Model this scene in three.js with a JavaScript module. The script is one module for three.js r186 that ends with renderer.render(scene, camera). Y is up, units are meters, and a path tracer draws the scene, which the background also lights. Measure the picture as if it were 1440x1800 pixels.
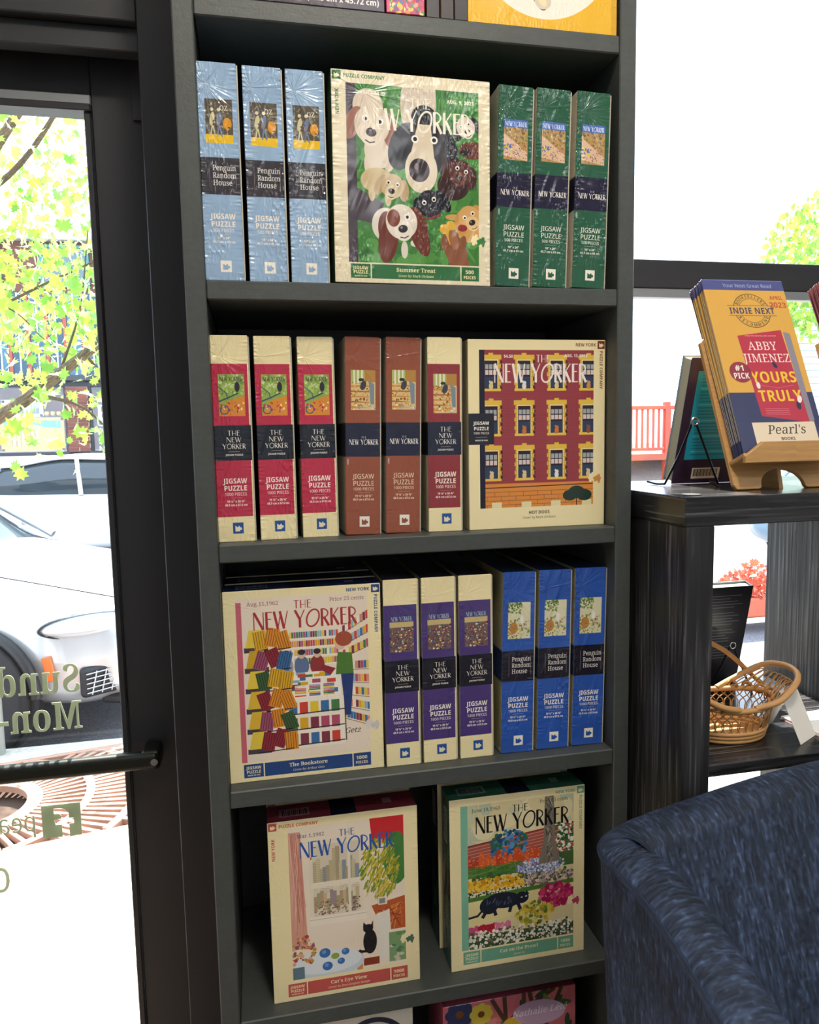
import * as THREE from 'three';
import { mergeGeometries } from 'three/addons/utils/BufferGeometryUtils.js';
import { TextGeometry } from 'three/addons/geometries/TextGeometry.js';
import { FontLoader } from 'three/addons/loaders/FontLoader.js';
import { RoundedBoxGeometry } from 'three/addons/geometries/RoundedBoxGeometry.js';
import { RectAreaLightUniformsLib } from 'three/addons/lights/RectAreaLightUniformsLib.js';

// ---------------------------------------------------------------- camera, sky, sun, exposure
const scene = new THREE.Scene();
const renderer = new THREE.WebGLRenderer();
renderer.toneMapping = THREE.LinearToneMapping;
renderer.toneMappingExposure = 1.0;
renderer.shadowMap.enabled = true;
const camera = new THREE.PerspectiveCamera(2 * Math.atan(900 / 1300) * 180 / Math.PI, 0.8, 0.02, 200);
camera.position.set(0.0475, 1.4687, 0.9286);
camera.rotation.set(-0.1038, -0.2056, -0.0195, 'YXZ');
scene.background = new THREE.Color().setRGB(4.3, 5.2, 6.5);          // hazy bright noon sky
const sun = new THREE.DirectionalLight(new THREE.Color().setRGB(1, 0.95, 0.86), 30);
sun.position.set(0.6, 17, -11.5); sun.target.position.set(0, 0, 0);
sun.castShadow = true; sun.shadow.radius = 1;
Object.assign(sun.shadow.camera, { left: -20, right: 20, top: 20, bottom: -20, near: 0.5, far: 60 });
sun.shadow.mapSize.set(2048, 2048);
scene.add(sun, sun.target);
RectAreaLightUniformsLib.init();
const LAMP = 9;                                                      // radiance of the ceiling panels

// ---------------------------------------------------------------- helpers
let seed = 7;
const rnd = () => { seed = (seed + 0x6d2b79f5) | 0; let t = Math.imul(seed ^ (seed >>> 15), 1 | seed); t = (t + Math.imul(t ^ (t >>> 7), 61 | t)) ^ t; return ((t ^ (t >>> 14)) >>> 0) / 4294967296; };
const rr = (a, b) => a + (b - a) * rnd();
const taken = {};
const numbered = (n) => { const k = taken[n] = (taken[n] ?? -1) + 1; return k ? n + '_' + String(k).padStart(3, '0') : n; };
function shadow(o) { o.castShadow = o.receiveShadow = true; return o; }
function thing(name, label, category, [x, y, z] = [0, 0, 0], group) {
  const o = new THREE.Group(); o.name = numbered(name); o.position.set(x, y, z);
  o.userData = { label, category }; if (group) o.userData.group = group;
  scene.add(o); return o;
}
function struct(name) { const o = new THREE.Group(); o.name = name; o.userData = { kind: 'structure' }; scene.add(o); return o; }
function part(name, geo, mat, parent, label) {
  const m = shadow(new THREE.Mesh(geo, mat)); m.name = name; if (label) m.userData.label = label; parent.add(m); return m;
}
function copyOf(o, name, label, pos) { const c = o.clone(); c.name = numbered(name); c.userData = { ...o.userData, label }; if (pos) c.position.set(...pos); scene.add(c); return c; }
const mat = (color, roughness = 0.6, more = {}) => new THREE.MeshPhysicalMaterial({ color, roughness, ...more });

// a box with chamfered edges: groups px nx py ny pz nz; uv in metres, or 0..1 on each face
const AX = [[0, 1, [0, 0, -1], [0, 1, 0]], [0, -1, [0, 0, 1], [0, 1, 0]], [1, 1, [1, 0, 0], [0, 0, -1]], [1, -1, [1, 0, 0], [0, 0, 1]], [2, 1, [1, 0, 0], [0, 1, 0]], [2, -1, [-1, 0, 0], [0, 1, 0]]];
function cbox(w, h, d, b = 0.001, unit = false) {
  const H = [w / 2, h / 2, d / 2], pos = [], nor = [], uv = [], g = new THREE.BufferGeometry();
  const vert = (a, s) => [0, 1, 2].map((k) => s[k] * (H[k] - (k === a ? 0 : b)));
  const groups = AX.map(() => []);
  const dot = (p, q) => p[0] * q[0] + p[1] * q[1] + p[2] * q[2];
  const tri = (f, a, c, e) => {
    const v1 = c.map((x, i) => x - a[i]), v2 = e.map((x, i) => x - a[i]);
    let n = [v1[1] * v2[2] - v1[2] * v2[1], v1[2] * v2[0] - v1[0] * v2[2], v1[0] * v2[1] - v1[1] * v2[0]];
    if (dot(n, a) + dot(n, c) + dot(n, e) < 0) { [c, e] = [e, c]; n = n.map((x) => -x); }
    const l = Math.hypot(...n) || 1; groups[f].push([[a, c, e], n.map((x) => x / l)]);
  };
  const quad = (f, a, c, e, k) => { tri(f, a, c, e); tri(f, a, e, k); };
  AX.forEach(([a, s], f) => {
    const o = [0, 1, 2].filter((k) => k !== a), c = (p, q) => { const t = [0, 0, 0]; t[a] = s; t[o[0]] = p; t[o[1]] = q; return vert(a, t); };
    quad(f, c(-1, -1), c(1, -1), c(1, 1), c(-1, 1));
  });
  if (b > 0) {
    const faceOf = (a, s) => a * 2 + (s > 0 ? 0 : 1);
    for (const e of [0, 1, 2]) { const [p, q] = [0, 1, 2].filter((k) => k !== e);
      for (const sp of [-1, 1]) for (const sq of [-1, 1]) {
        const t = (x) => { const r = [0, 0, 0]; r[e] = x; r[p] = sp; r[q] = sq; return r; };
        quad(faceOf(q, sq), vert(p, t(-1)), vert(p, t(1)), vert(q, t(1)), vert(q, t(-1)));
      } }
    for (const x of [-1, 1]) for (const y of [-1, 1]) for (const z of [-1, 1]) tri(faceOf(2, z), vert(0, [x, y, z]), vert(1, [x, y, z]), vert(2, [x, y, z]));
  }
  let at = 0;
  groups.forEach((list, f) => {
    const [, , U, V] = AX[f], ul = 2 * Math.abs(dot(U, H)), vl = 2 * Math.abs(dot(V, H));
    g.addGroup(at, list.length * 3, f);
    for (const [tr, n] of list) for (const p of tr) { pos.push(...p); nor.push(...n); const u = dot(U, p), v = dot(V, p); uv.push(unit ? u / ul + 0.5 : u, unit ? v / vl + 0.5 : v); at++; }
  });
  g.setAttribute('position', new THREE.Float32BufferAttribute(pos, 3));
  g.setAttribute('normal', new THREE.Float32BufferAttribute(nor, 3));
  g.setAttribute('uv', new THREE.Float32BufferAttribute(uv, 2));
  return g;
}
// a box part from corner to corner
function span(name, parent, m, x0, x1, y0, y1, z0, z1, b = 0.0015) {
  const o = part(name, cbox(x1 - x0, y1 - y0, z1 - z0, b), m, parent);
  o.position.set((x0 + x1) / 2, (y0 + y1) / 2, (z0 + z1) / 2); return o;
}
const V3 = (a) => new THREE.Vector3(...a);
function tube(pts, r, seg = 32, rad = 8, closed = false) { return new THREE.TubeGeometry(new THREE.CatmullRomCurve3(pts.map(V3), closed), seg, r, rad, closed); }
function rod(a, b, r, rad = 8) { return new THREE.TubeGeometry(new THREE.LineCurve3(V3(a), V3(b)), 1, r, rad, false); }
function merged(list) { return mergeGeometries(list.map((g) => { const n = g.index ? g.toNonIndexed() : g.clone(); n.clearGroups(); for (const k of Object.keys(n.attributes)) if (!['position', 'normal', 'uv'].includes(k)) n.deleteAttribute(k); return n; })); }
function extr(points, depth, bevel = 0) {
  const s = points.isShape || points.holes ? points : new THREE.Shape(points.map(([x, y]) => new THREE.Vector2(x, y)));
  return new THREE.ExtrudeGeometry(s, { depth, bevelEnabled: bevel > 0, bevelSize: bevel, bevelThickness: bevel, bevelSegments: 2, curveSegments: 16 });
}
// canvas textures
function canvasTex(w, h, draw, srgb = true) {
  const c = document.createElement('canvas'); c.width = w; c.height = h;
  const x = c.getContext('2d'); draw(x, w, h);
  const t = new THREE.CanvasTexture(c); if (srgb) t.colorSpace = THREE.SRGBColorSpace; return t;
}
function dataTex(w, h, f, srgb = false, repeat = true) {       // f(u, v) -> [r, g, b] in 0..1
  const d = new Uint8Array(w * h * 4);
  for (let y = 0; y < h; y++) for (let x = 0; x < w; x++) { const c = f(x / w, y / h, x, y), i = (y * w + x) * 4; for (let k = 0; k < 3; k++) d[i + k] = Math.max(0, Math.min(255, (c.length ? c[k] : c) * 255)); d[i + 3] = 255; }
  const t = new THREE.DataTexture(d, w, h); t.magFilter = THREE.LinearFilter; t.minFilter = THREE.LinearFilter; if (srgb) t.colorSpace = THREE.SRGBColorSpace;
  if (repeat) t.wrapS = t.wrapT = THREE.RepeatWrapping; t.needsUpdate = true; return t;
}
const rep = (t, sx, sy = sx) => { const c = t.clone(); c.repeat.set(sx, sy); c.needsUpdate = true; return c; };
// tiling value noise
function noiseGrid(n) { const a = Float32Array.from({ length: n * n }, () => rnd()); return (x, y) => { const i = Math.floor(x), j = Math.floor(y), fx = x - i, fy = y - j, s = (t) => t * t * (3 - 2 * t), g = (p, q) => a[((q % n + n) % n) * n + ((p % n + n) % n)]; const u = s(fx), v = s(fy); return (g(i, j) * (1 - u) + g(i + 1, j) * u) * (1 - v) + (g(i, j + 1) * (1 - u) + g(i + 1, j + 1) * u) * v; }; }
const NG = noiseGrid(64);

// ---------------------------------------------------------------- surface textures and materials
const grainF = (u, v) => {                                      // dark oak laminate, grain along v; the sheet is 0.32 m by 2.5 m
  const g = 0.55 * NG(u * 64, v * 22) + 0.3 * NG(u * 128 + 7, v * 40 + 3) + 0.25 * NG(u * 16, v * 12), line = Math.pow(NG(u * 128, v * 28 + 11), 3);
  const t = 0.045 + 0.17 * g + 0.30 * line * (g > 0.5 ? 1 : 0.3); return [t * 1.0, t * 0.98, t * 1.0];
}, grainH0 = (u, v) => 0.5 + 0.4 * (NG(u * 128, v * 28 + 11) - 0.5) + 0.3 * (NG(u * 64, v * 22) - 0.5);
const sheetOf = (t, sx, sy) => { const c = rep(t, sx, sy); c.offset.set(0.5, 0.5); return c; };
const grainV = mat(0xffffff, 0.42, { map: sheetOf(dataTex(512, 1024, grainF, true), 3.1, 0.4), bumpMap: sheetOf(dataTex(512, 1024, grainH0), 3.1, 0.4), bumpScale: 0.0006 });
const grainH = mat(0xffffff, 0.22, { map: sheetOf(dataTex(1024, 512, (u, v) => grainF(v, u), true), 0.4, 3.1), bumpMap: sheetOf(dataTex(1024, 512, (u, v) => grainH0(v, u)), 0.4, 3.1), bumpScale: 0.00015 });
const peel = dataTex(256, 256, (u, v) => 0.5 * NG(u * 64, v * 64) + 0.3 * NG(u * 32 + 5, v * 32) + 0.2 * NG(u * 16, v * 8 + 9));
const peelC = dataTex(256, 256, (u, v) => { const t = 0.9 + 0.07 * NG(u * 32, v * 64) + 0.04 * NG(u * 8, v * 8); return [t, t, t]; }, true);
const paint = mat(new THREE.Color().setRGB(0.062, 0.069, 0.064), 0.5, { map: rep(peelC, 4), bumpMap: rep(peel, 9), bumpScale: 0.00016 });
const bronze = mat(new THREE.Color().setRGB(0.026, 0.026, 0.03), 0.45, { metalness: 0.25, bumpMap: rep(peel, 20), bumpScale: 0.0001 });
const blackRubber = mat(0x0c0d10, 0.7);
const chrome = mat(0xb9bcc2, 0.22, { metalness: 1 });
const wireMat = mat(0x2a2c30, 0.3, { metalness: 0.9 });
const pane = new THREE.MeshPhysicalMaterial({ color: 0xffffff, roughness: 0, transmission: 1, thickness: 0, ior: 1.5 });
const white = mat(0xf2efe8, 0.7), plaster = mat(0xc4c8cc, 0.9, { bumpMap: rep(peel, 6), bumpScale: 0.0006 });
const beadMat = mat(0x8d8f92, 0.4, { metalness: 0.6 });
// shrink film relief: soft waves, long pulls, and crimps that gather at the edges
const film = (W, H, o) => (u, v) => {                            // W, H in cm
  const X = u * W, Y = v * H, ex = Math.min(X, W - X), ey = Math.min(Y, H - Y), n = NG;
  const side = Math.exp(-ex / 0.6) * n(Y * 4.2 + o, X * 0.9 + o) * (0.4 + 0.9 * n(Y * 0.5 + o, 3.3)), ends = Math.exp(-ey / 0.7) * n(X * 4 + o, Y * 0.7) * 0.8;
  const pull = Math.pow(n(X * 1.3 - Y * 0.5 + o, Y * 0.35 + X * 0.2 + o), 3) * n(Y * 0.2 + o, X * 0.2 + 5 + o), wave = n(X * 0.25 + o, Y * 0.3 + o);
  const crackle = Math.pow(n(X * 5 + o, Y * 2.2 + o * 2), 2) * Math.max(0, n(X * 0.4 + o, Y * 0.16 + o) - 0.45) * 2.2, star = Math.pow(n(Math.atan2(Y - H * 0.9, X - W * 0.2) * 14 + o, 2.2), 3) * Math.exp(-Math.hypot(X - W * 0.2, Y - H * 0.9) / 4);
  return 0.42 * side + 0.3 * ends + 0.5 * pull + 0.55 * wave + 0.34 * crackle + 0.3 * star;
};
const filmSpines = [0.3, 11.7, 29.1].map((o) => dataTex(128, 640, film(4.7, 25.5, o), false, false)), filmSpine = filmSpines[0];
const filmFront = dataTex(512, 640, film(20.3, 25.5, 5.2), false, false), filmLoose = dataTex(512, 640, film(20.3, 25.5, 40.6), false, false);
function printed(t, film = filmFront, scale = 0.0012, rough = 0.22) { return mat(0xffffff, rough, { map: t, bumpMap: film, bumpScale: scale }); }
const flat = (c, film = filmFront, s = 0.0012) => mat(c, 0.24, { bumpMap: film, bumpScale: s });

// ---------------------------------------------------------------- lettering in a thick-and-thin display hand
const LET = { N: [0.8, [[0, 0.05, 0, 0.05, 1], [1, 0.07, 0, 0.73, 1], [0, 0.76, 0, 0.76, 1]]], E: [0.5, [[1, 0.08, 0, 0.08, 1], [0, 0.08, 0.03, 0.5, 0.03], [0, 0.08, 0.42, 0.42, 0.42], [0, 0.08, 0.97, 0.5, 0.97]]], W: [1.08, [[1, 0.03, 0, 0.3, 1], [0, 0.3, 1, 0.55, 0.02], [1, 0.48, 0, 0.76, 1], [0, 0.76, 1, 1.05, 0]]], Y: [0.76, [[1, 0.02, 0, 0.38, 0.55], [0, 0.74, 0, 0.38, 0.55], [1, 0.38, 0.5, 0.38, 1]]], O: [1, []], R: [0.62, [[1, 0.08, 0, 0.08, 1], [1, 0.24, 0.5, 0.6, 1]]], K: [0.66, [[1, 0.08, 0, 0.08, 1], [0, 0.62, 0, 0.12, 0.52], [1, 0.22, 0.42, 0.62, 1]]], T: [0.62, [[1, 0.31, 0, 0.31, 1], [0, 0.02, 0.04, 0.6, 0.04]]], H: [0.68, [[1, 0.08, 0, 0.08, 1], [0, 0.6, 0, 0.6, 1], [0, 0.08, 0.55, 0.6, 0.55]]], ' ': [0.28, []] };
function deco(x, text, cx, y, width, h, color) {
  let w = 0; for (const ch of text) w += LET[ch][0] + 0.12; w -= 0.12;
  const k = width / w; let at = cx - width / 2;
  x.strokeStyle = color; x.lineCap = 'butt';
  for (const ch of text) {
    const [lw, st] = LET[ch];
    for (const [t, a, b, c, d] of st) { x.lineWidth = (t ? 0.15 : 0.06) * h * 0.9; x.beginPath(); x.moveTo(at + a * k, y + b * h); x.lineTo(at + c * k, y + d * h); x.stroke(); }
    if (ch === 'O') { x.lineWidth = 0.09 * h; x.beginPath(); x.ellipse(at + k * 0.5, y + h * 0.5, k * 0.45, h * 0.5, 0.35, 0, 7); x.stroke(); }
    if (ch === 'R') { x.lineWidth = 0.07 * h; x.beginPath(); x.ellipse(at + k * 0.12, y + h * 0.27, k * 0.42, h * 0.25, 0, -Math.PI / 2, Math.PI / 2); x.stroke(); }
    at += (lw + 0.12) * k;
  }
}
function txt(x, s, cx, cy, px, color, font = 'bold', fam = 'sans-serif', align = 'center', maxW) {
  x.font = `${font} ${px}px ${fam}`; x.fillStyle = color; x.textAlign = align; x.textBaseline = 'middle';
  if (maxW) x.fillText(s, cx, cy, maxW); else x.fillText(s, cx, cy);
}
function vtxt(x, s, cx, cy, px, color, turn, align = 'left') { x.save(); x.translate(cx, cy); x.rotate(turn); txt(x, s, 0, 0, px, color, 'bold', 'sans-serif', align); x.restore(); }
const rect = (x, c, a, b, w, h) => { x.fillStyle = c; x.fillRect(a, b, w, h); };
const ell = (x, c, a, b, r, s = r, t = 0) => { x.fillStyle = c; x.beginPath(); x.ellipse(a, b, r, s, t, 0, 7); x.fill(); };
const poly = (x, c, p) => { x.fillStyle = c; x.beginPath(); p.forEach(([a, b], i) => i ? x.lineTo(a, b) : x.moveTo(a, b)); x.closePath(); x.fill(); };
const line = (x, c, w, ...p) => { x.strokeStyle = c; x.lineWidth = w; x.beginPath(); p.forEach(([a, b], i) => i ? x.lineTo(a, b) : x.moveTo(a, b)); x.stroke(); };
const pick = (a) => a[Math.floor(rnd() * a.length)];
function jig(x, a, b, s, col) {           // jigsaw piece mark
  rect(x, col, a, b, s, s); ell(x, col, a + s * 1.08, b + s * 0.5, s * 0.22); x.save(); x.restore();
}
function logo(x, a, b, s, bg, fg) {       // square maker's mark with a jigsaw piece inside
  rect(x, bg, a, b, s, s); rect(x, fg, a + s * 0.22, b + s * 0.3, s * 0.44, s * 0.5);
  ell(x, fg, a + s * 0.72, b + s * 0.56, s * 0.13); ell(x, bg, a + s * 0.44, b + s * 0.3, s * 0.11);
}
function piece(x, a, b, s, c1, c2) {      // a lifted jigsaw piece at the edge of the picture
  x.save(); x.translate(a, b); x.rotate(0.35);
  rect(x, c1, -s, -s * 0.5, s, s); ell(x, c1, -s * 0.5, -s * 0.6, s * 0.25); ell(x, c1, -s * 0.5, s * 0.6, s * 0.25);
  rect(x, c2, s * 0.1, -s * 0.5, s, s); ell(x, c2, s * 0.6, -s * 0.62, s * 0.24); ell(x, c2, s * 0.05, 0, s * 0.24); ell(x, c1, s * 0.62, s * 0.45, s * 0.22);
  x.restore();
}
const CREAM = '#f0e0ae';
// ---------------------------------------------------------------- spine prints (128 x 688)
function spine(bg, o) {
  return canvasTex(200, 1070, (x, w, h) => {
    const s = w / 200; rect(x, bg, 0, 0, w, h);
    if (o.ends) { rect(x, CREAM, 0, 0, w, h * 0.135); rect(x, CREAM, 0, h * 0.875, w, h * 0.125); rect(x, CREAM, w * 0.965, 0, w * 0.035, h); }
    const py = (o.ends ? 0.185 : 0.165) * h, ph = 0.2 * h; x.save(); x.beginPath(); x.rect(w * 0.17, py, w * 0.7, ph); x.clip(); x.translate(w * 0.17, py); o.pic(x, w * 0.7, ph); x.restore();
    rect(x, o.band, 0, h * 0.43, w, h * 0.17);
    if (o.house) { txt(x, 'Penguin', w * 0.3, h * 0.478, 36, '#e9e4dc', '', 'serif', 'left', 120); txt(x, 'Random', w * 0.3, h * 0.512, 36, '#e9e4dc', '', 'serif', 'left', 120); txt(x, 'House', w * 0.3, h * 0.546, 36, '#e9e4dc', '', 'serif', 'left', 100); line(x, '#8a7f80', 2, [w * 0.22, h * 0.46], [w * 0.22, h * 0.57]); line(x, '#8a7f80', 2, [w * 0.9, h * 0.46], [w * 0.9, h * 0.57]); }
    else if (o.ends) { deco(x, 'THE', w * 0.53, h * 0.455, 66, 26, '#f4eee2'); deco(x, 'NEW', w * 0.53, h * 0.487, 80, 26, '#f4eee2'); deco(x, 'YORKER', w * 0.53, h * 0.519, 124, 26, '#f4eee2'); line(x, '#a9a29a', 2, [w * 0.38, h * 0.557], [w * 0.68, h * 0.557]); txt(x, 'JIGSAW PUZZLE', w * 0.53, h * 0.572, 13, '#f0eadf'); }
    else { deco(x, 'THE', w * 0.53, h * 0.497, 30, 11, '#f4eee2'); deco(x, 'NEW YORKER', w * 0.53, h * 0.512, 166, 29, '#f4eee2'); }
    const f = o.thin ? '' : 'bold', c = o.ink ?? '#f1e9da';
    txt(x, 'JIGSAW', w * 0.52, h * 0.7, 37, c, f, 'sans-serif', 'center', 128); txt(x, 'PUZZLE', w * 0.52, h * 0.736, 37, c, f, 'sans-serif', 'center', 128);
    txt(x, o.n + ' PIECES', w * 0.52, h * 0.765, 22, c, '', 'sans-serif', 'center', 128); line(x, c, 1, [w * 0.35, h * 0.783], [w * 0.7, h * 0.783]);
    txt(x, o.n === 500 ? '18" x 24"' : '19 ¼" x 26 ⅝"', w * 0.52, h * 0.8, 16, c, 'bold', 'sans-serif', 'center', 100); txt(x, o.n === 500 ? '45.7 cm x 61 cm' : '48.9 cm x 67.6 cm', w * 0.52, h * 0.818, 16, c, 'bold', 'sans-serif', 'center', 124);
    const L = 58; logo(x, w * 0.4, h * 0.905, L, o.ends ? '#2b5496' : '#f1e9da', o.ends ? '#efe2c4' : bg);
    if (!o.ends && !o.house) vtxt(x, '74057', 14, h * 0.61, 12, '#c9c9bd', Math.PI / 2);
  });
}
const dabs = (x, w, h, n, cols, a = 2, b = 7, y0 = 0, y1 = 1) => { for (let i = 0; i < n; i++) ell(x, pick(cols), rr(0, w), rr(h * y0, h * y1), rr(a, b), rr(a * 0.5, b * 0.7), rr(0, 3)); };
const SP = {
  pale: spine('#93aecb', { n: 500, house: 1, band: '#3d3a40', ink: '#f0e4d4', pic(x, w, h) { rect(x, '#5b5348', 0, 0, w, h); rect(x, '#e8bc2a', 0, h * 0.8, w, h * 0.2); dabs(x, w, h, 26, ['#7d735e', '#4c463f', '#8f8468'], 4, 12, 0.1, 0.75); for (const [a, c] of [[0.25, '#c9c29a'], [0.5, '#7480a0']]) { ell(x, c, w * a, h * 0.45, 12, 34, 0.2); ell(x, '#d9d0b0', w * a, h * 0.24, 9); line(x, c, 7, [w * a, h * 0.6], [w * a - 10, h * 0.85]); line(x, c, 7, [w * a + 4, h * 0.6], [w * a + 14, h * 0.86]); } ell(x, '#d9952f', w * 0.8, h * 0.55, 22, 30); dabs(x, w, h, 26, ['#4c463f', '#8f8468', '#b9ad80', '#6a6658', '#c9952f'], 2, 6, 0.3, 0.82); txt(x, 'OZ', w * 0.68, h * 0.2, 32, '#e8dfcd', '', 'serif'); } }),
  green: spine('#2c5b44', { n: 500, thin: 1, band: '#26233a', pic(x, w, h) { rect(x, '#b98f5a', 0, 0, w, h); rect(x, '#4a6db4', 0, 0, w, h * 0.2); deco(x, 'NEW YORKER', w / 2, h * 0.05, w * 0.9, h * 0.12, '#d9dff0'); dabs(x, w, h, 90, ['#8d7f3d', '#a9a05a', '#6f5f4a', '#7f6f62'], 3, 9, 0.22, 0.6); poly(x, '#d9b79a', [[0, h * 0.35], [w, h * 0.8], [w, h], [0, h * 0.9]]); dabs(x, w, h, 60, ['#6b4a3a', '#a56f5a', '#513a3a', '#c98f7a'], 2, 5, 0.62, 0.98); dabs(x, w * 0.35, h, 20, ['#e3b92c', '#4a6fae'], 3, 8, 0.6, 0.8); } }),
  red: spine('#b9304a', { n: 1000, ends: 1, band: '#22262f', pic(x, w, h) { rect(x, '#8faa4c', 0, 0, w, h); dabs(x, w, h, 60, ['#a9c46a', '#6f9440', '#c9d49a'], 4, 12, 0, 0.5); poly(x, '#d98b34', [[w * 0.3, h * 0.65], [w, h * 0.5], [w, h], [0, h]]); line(x, '#3b4a5a', 7, [0, h * 0.65], [w * 0.4, h * 0.55], [w * 0.75, h * 0.45]); line(x, '#44566a', 5, [0, h * 0.3], [w * 0.3, h * 0.45], [w * 0.35, h * 0.6]); ell(x, '#2f2b33', w * 0.72, h * 0.3, 14, 26); x.lineWidth = 6; x.strokeStyle = '#4a5a63'; x.beginPath(); x.arc(w * 0.2, h * 0.85, 22, 0, 7); x.stroke(); dabs(x, w, h, 26, ['#c9302f', '#7a3f86', '#f0dcb0', '#d96a2a'], 3, 9, 0.65, 0.98); deco(x, 'NEW YORKER', w / 2, h * 0.06, w * 0.86, h * 0.11, '#3a3340'); } }),
  brown: spine('#935039', { n: 1000, thin: 1, band: '#22243a', ink: '#eed9b9', pic: shop }),
  maroon: spine('#8d343a', { n: 1000, ends: 1, band: '#25293a', pic: shop }),
  purple: spine('#4b3a74', { n: 1000, ends: 1, band: '#20202a', pic(x, w, h) { rect(x, '#6e5a5a', 0, 0, w, h); rect(x, '#473d6e', 0, 0, w, h * 0.2); rect(x, '#c9b27a', 0, h * 0.2, w, h * 0.14); deco(x, 'NEW YORKER', w / 2, h * 0.06, w * 0.86, h * 0.12, '#9fb0cc'); dabs(x, w, h, 170, ['#a3323a', '#e0c070', '#39405e', '#6a8a5a', '#e8e0c8', '#2a2733', '#b9683a', '#7a4a6a'], 2, 7, 0.35, 1); } }),
  blue: spine('#2f56a8', { n: 1000, house: 1, band: '#211f2b', pic(x, w, h) { rect(x, '#d9d3b0', 0, 0, w, h); dabs(x, w, h, 60, ['#9aa85a', '#c9c08a', '#7f8a4a'], 4, 10, 0.45, 1); dabs(x, w * 0.6, h, 40, ['#66803f', '#4c6a3a', '#8fa35a'], 4, 11, 0, 0.3); ell(x, '#b9823a', w * 0.25, h * 0.7, 26, 34); dabs(x, w, h, 40, ['#a86a3a', '#d9a85a', '#5a6a8a', '#6a5a3a'], 2, 7, 0.5, 0.95); ell(x, '#e8e4dc', w * 0.62, h * 0.48, 11, 24); } }),
};
function shop(x, w, h) { rect(x, '#d9bd84', 0, 0, w, h); rect(x, '#aeb86a', 0, 0, w * 0.55, h * 0.35); for (let i = 0; i < 3; i++) rect(x, '#efe6cf', w * (0.1 + i * 0.16), 0, w * 0.06, h * 0.36); rect(x, '#b3833f', w * 0.55, 0, w * 0.45, h * 0.3); for (let r = 0; r < 5; r++) { const y = h * (0.38 + r * 0.13); poly(x, r % 2 ? '#a9692e' : '#c98a3f', [[0, y], [w * 0.75, y + r * 2], [w * 0.75, y + 9], [0, y + 9]]); dabs(x, w * 0.72, h, 14, ['#c27a2f', '#7a4a24', '#e3c07a', '#d9a24a'], 3, 9, (y / h) - 0.08, y / h); } poly(x, '#7b8a93', [[w * 0.72, h * 0.25], [w * 0.95, h * 0.35], [w * 0.95, h * 0.85], [w * 0.8, h * 0.85]]); ell(x, '#3b3f46', w * 0.5, h * 0.38, 16, 26, 0.3); ell(x, '#2c2d33', w * 0.42, h * 0.24, 16, 8); dabs(x, w, h, 14, ['#efe3c9', '#8fa0b3', '#d98a3a'], 4, 9, 0.86, 1); }

// ---------------------------------------------------------------- picture lids (640 x 808): frames, titles, captions as on the boxes; pictures are plain stand-ins of the same subject and colours
function cover(o) {
  return canvasTex(640, 808, (x, w, h) => {
    rect(x, o.cream ?? CREAM, 0, 0, w, h);
    const [a, b, pw, ph] = o.frame; x.save(); x.beginPath(); x.rect(a, b, pw, ph); x.clip(); x.translate(a, b); o.pic(x, pw, ph); x.restore();
    if (o.bar) {
      const [ba, bb, bw, bh] = o.bar; rect(x, o.ink, ba, bb, bw, bh); rect(x, CREAM, ba + bw * 0.15, bb, 5, bh); rect(x, CREAM, ba + bw * 0.85, bb, 5, bh);
      txt(x, 'JIGSAW', ba + bw * 0.075, bb + bh * 0.28, 17, CREAM, 'bold', 'sans-serif', 'center', 62); txt(x, 'PUZZLE', ba + bw * 0.075, bb + bh * 0.58, 17, CREAM, 'bold', 'sans-serif', 'center', 62); txt(x, 'MADE IN USA', ba + bw * 0.075, bb + bh * 0.84, 8, CREAM);
      txt(x, o.title, ba + bw / 2, bb + bh * 0.36, 22, CREAM, 'bold', 'serif'); txt(x, o.by, ba + bw / 2, bb + bh * 0.75, 13, CREAM, 'italic', 'serif');
      txt(x, String(o.n), ba + bw * 0.925, bb + bh * 0.36, 22, CREAM, 'bold'); txt(x, 'PIECES', ba + bw * 0.925, bb + bh * 0.74, 16, CREAM, 'bold', 'sans-serif', 'center', 56);
    }
    if (o.left) { logo(x, 4, 4, 34, o.ink, CREAM); txt(x, 'PUZZLE COMPANY', 46, 21, 19, o.ink, 'bold', 'sans-serif', 'left'); vtxt(x, 'NEW YORK', 21, 170, 19, o.ink, -Math.PI / 2); }
    else { logo(x, 602, 4, 34, o.ink, CREAM); txt(x, 'NEW YORK', 594, 21, 19, o.ink, 'bold', 'sans-serif', 'right'); vtxt(x, 'PUZZLE COMPANY', 620, 46, 19, o.ink, Math.PI / 2); }
  });
}
// a generic cartoon dog's head
function dog(x, cx, cy, r, tilt, c, ear, muzzle, nose = '#2b2527') {
  x.save(); x.translate(cx, cy); x.rotate(tilt);
  ell(x, ear, -r * 0.85, r * 0.1, r * 0.38, r * 0.75, 0.25); ell(x, ear, r * 0.85, r * 0.1, r * 0.38, r * 0.75, -0.25);
  ell(x, c, 0, 0, r * 0.8, r * 0.86); ell(x, muzzle, 0, r * 0.42, r * 0.48, r * 0.52); ell(x, nose, 0, r * 0.34, r * 0.24, r * 0.19); ell(x, '#8d8688', -r * 0.06, r * 0.27, r * 0.06);
  for (const s of [-1, 1]) { ell(x, '#f3efe6', s * r * 0.33, -r * 0.2, r * 0.15); ell(x, '#231d1d', s * r * 0.33, -r * 0.18, r * 0.08); }
  line(x, '#3a2a2a', r * 0.05, [-r * 0.22, r * 0.72], [0, r * 0.8], [r * 0.22, r * 0.72]);
  x.restore();
}
const legs = (x, c, p) => { for (const [a, b, r, s] of p) ell(x, c, a, b, r, s); };
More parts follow.
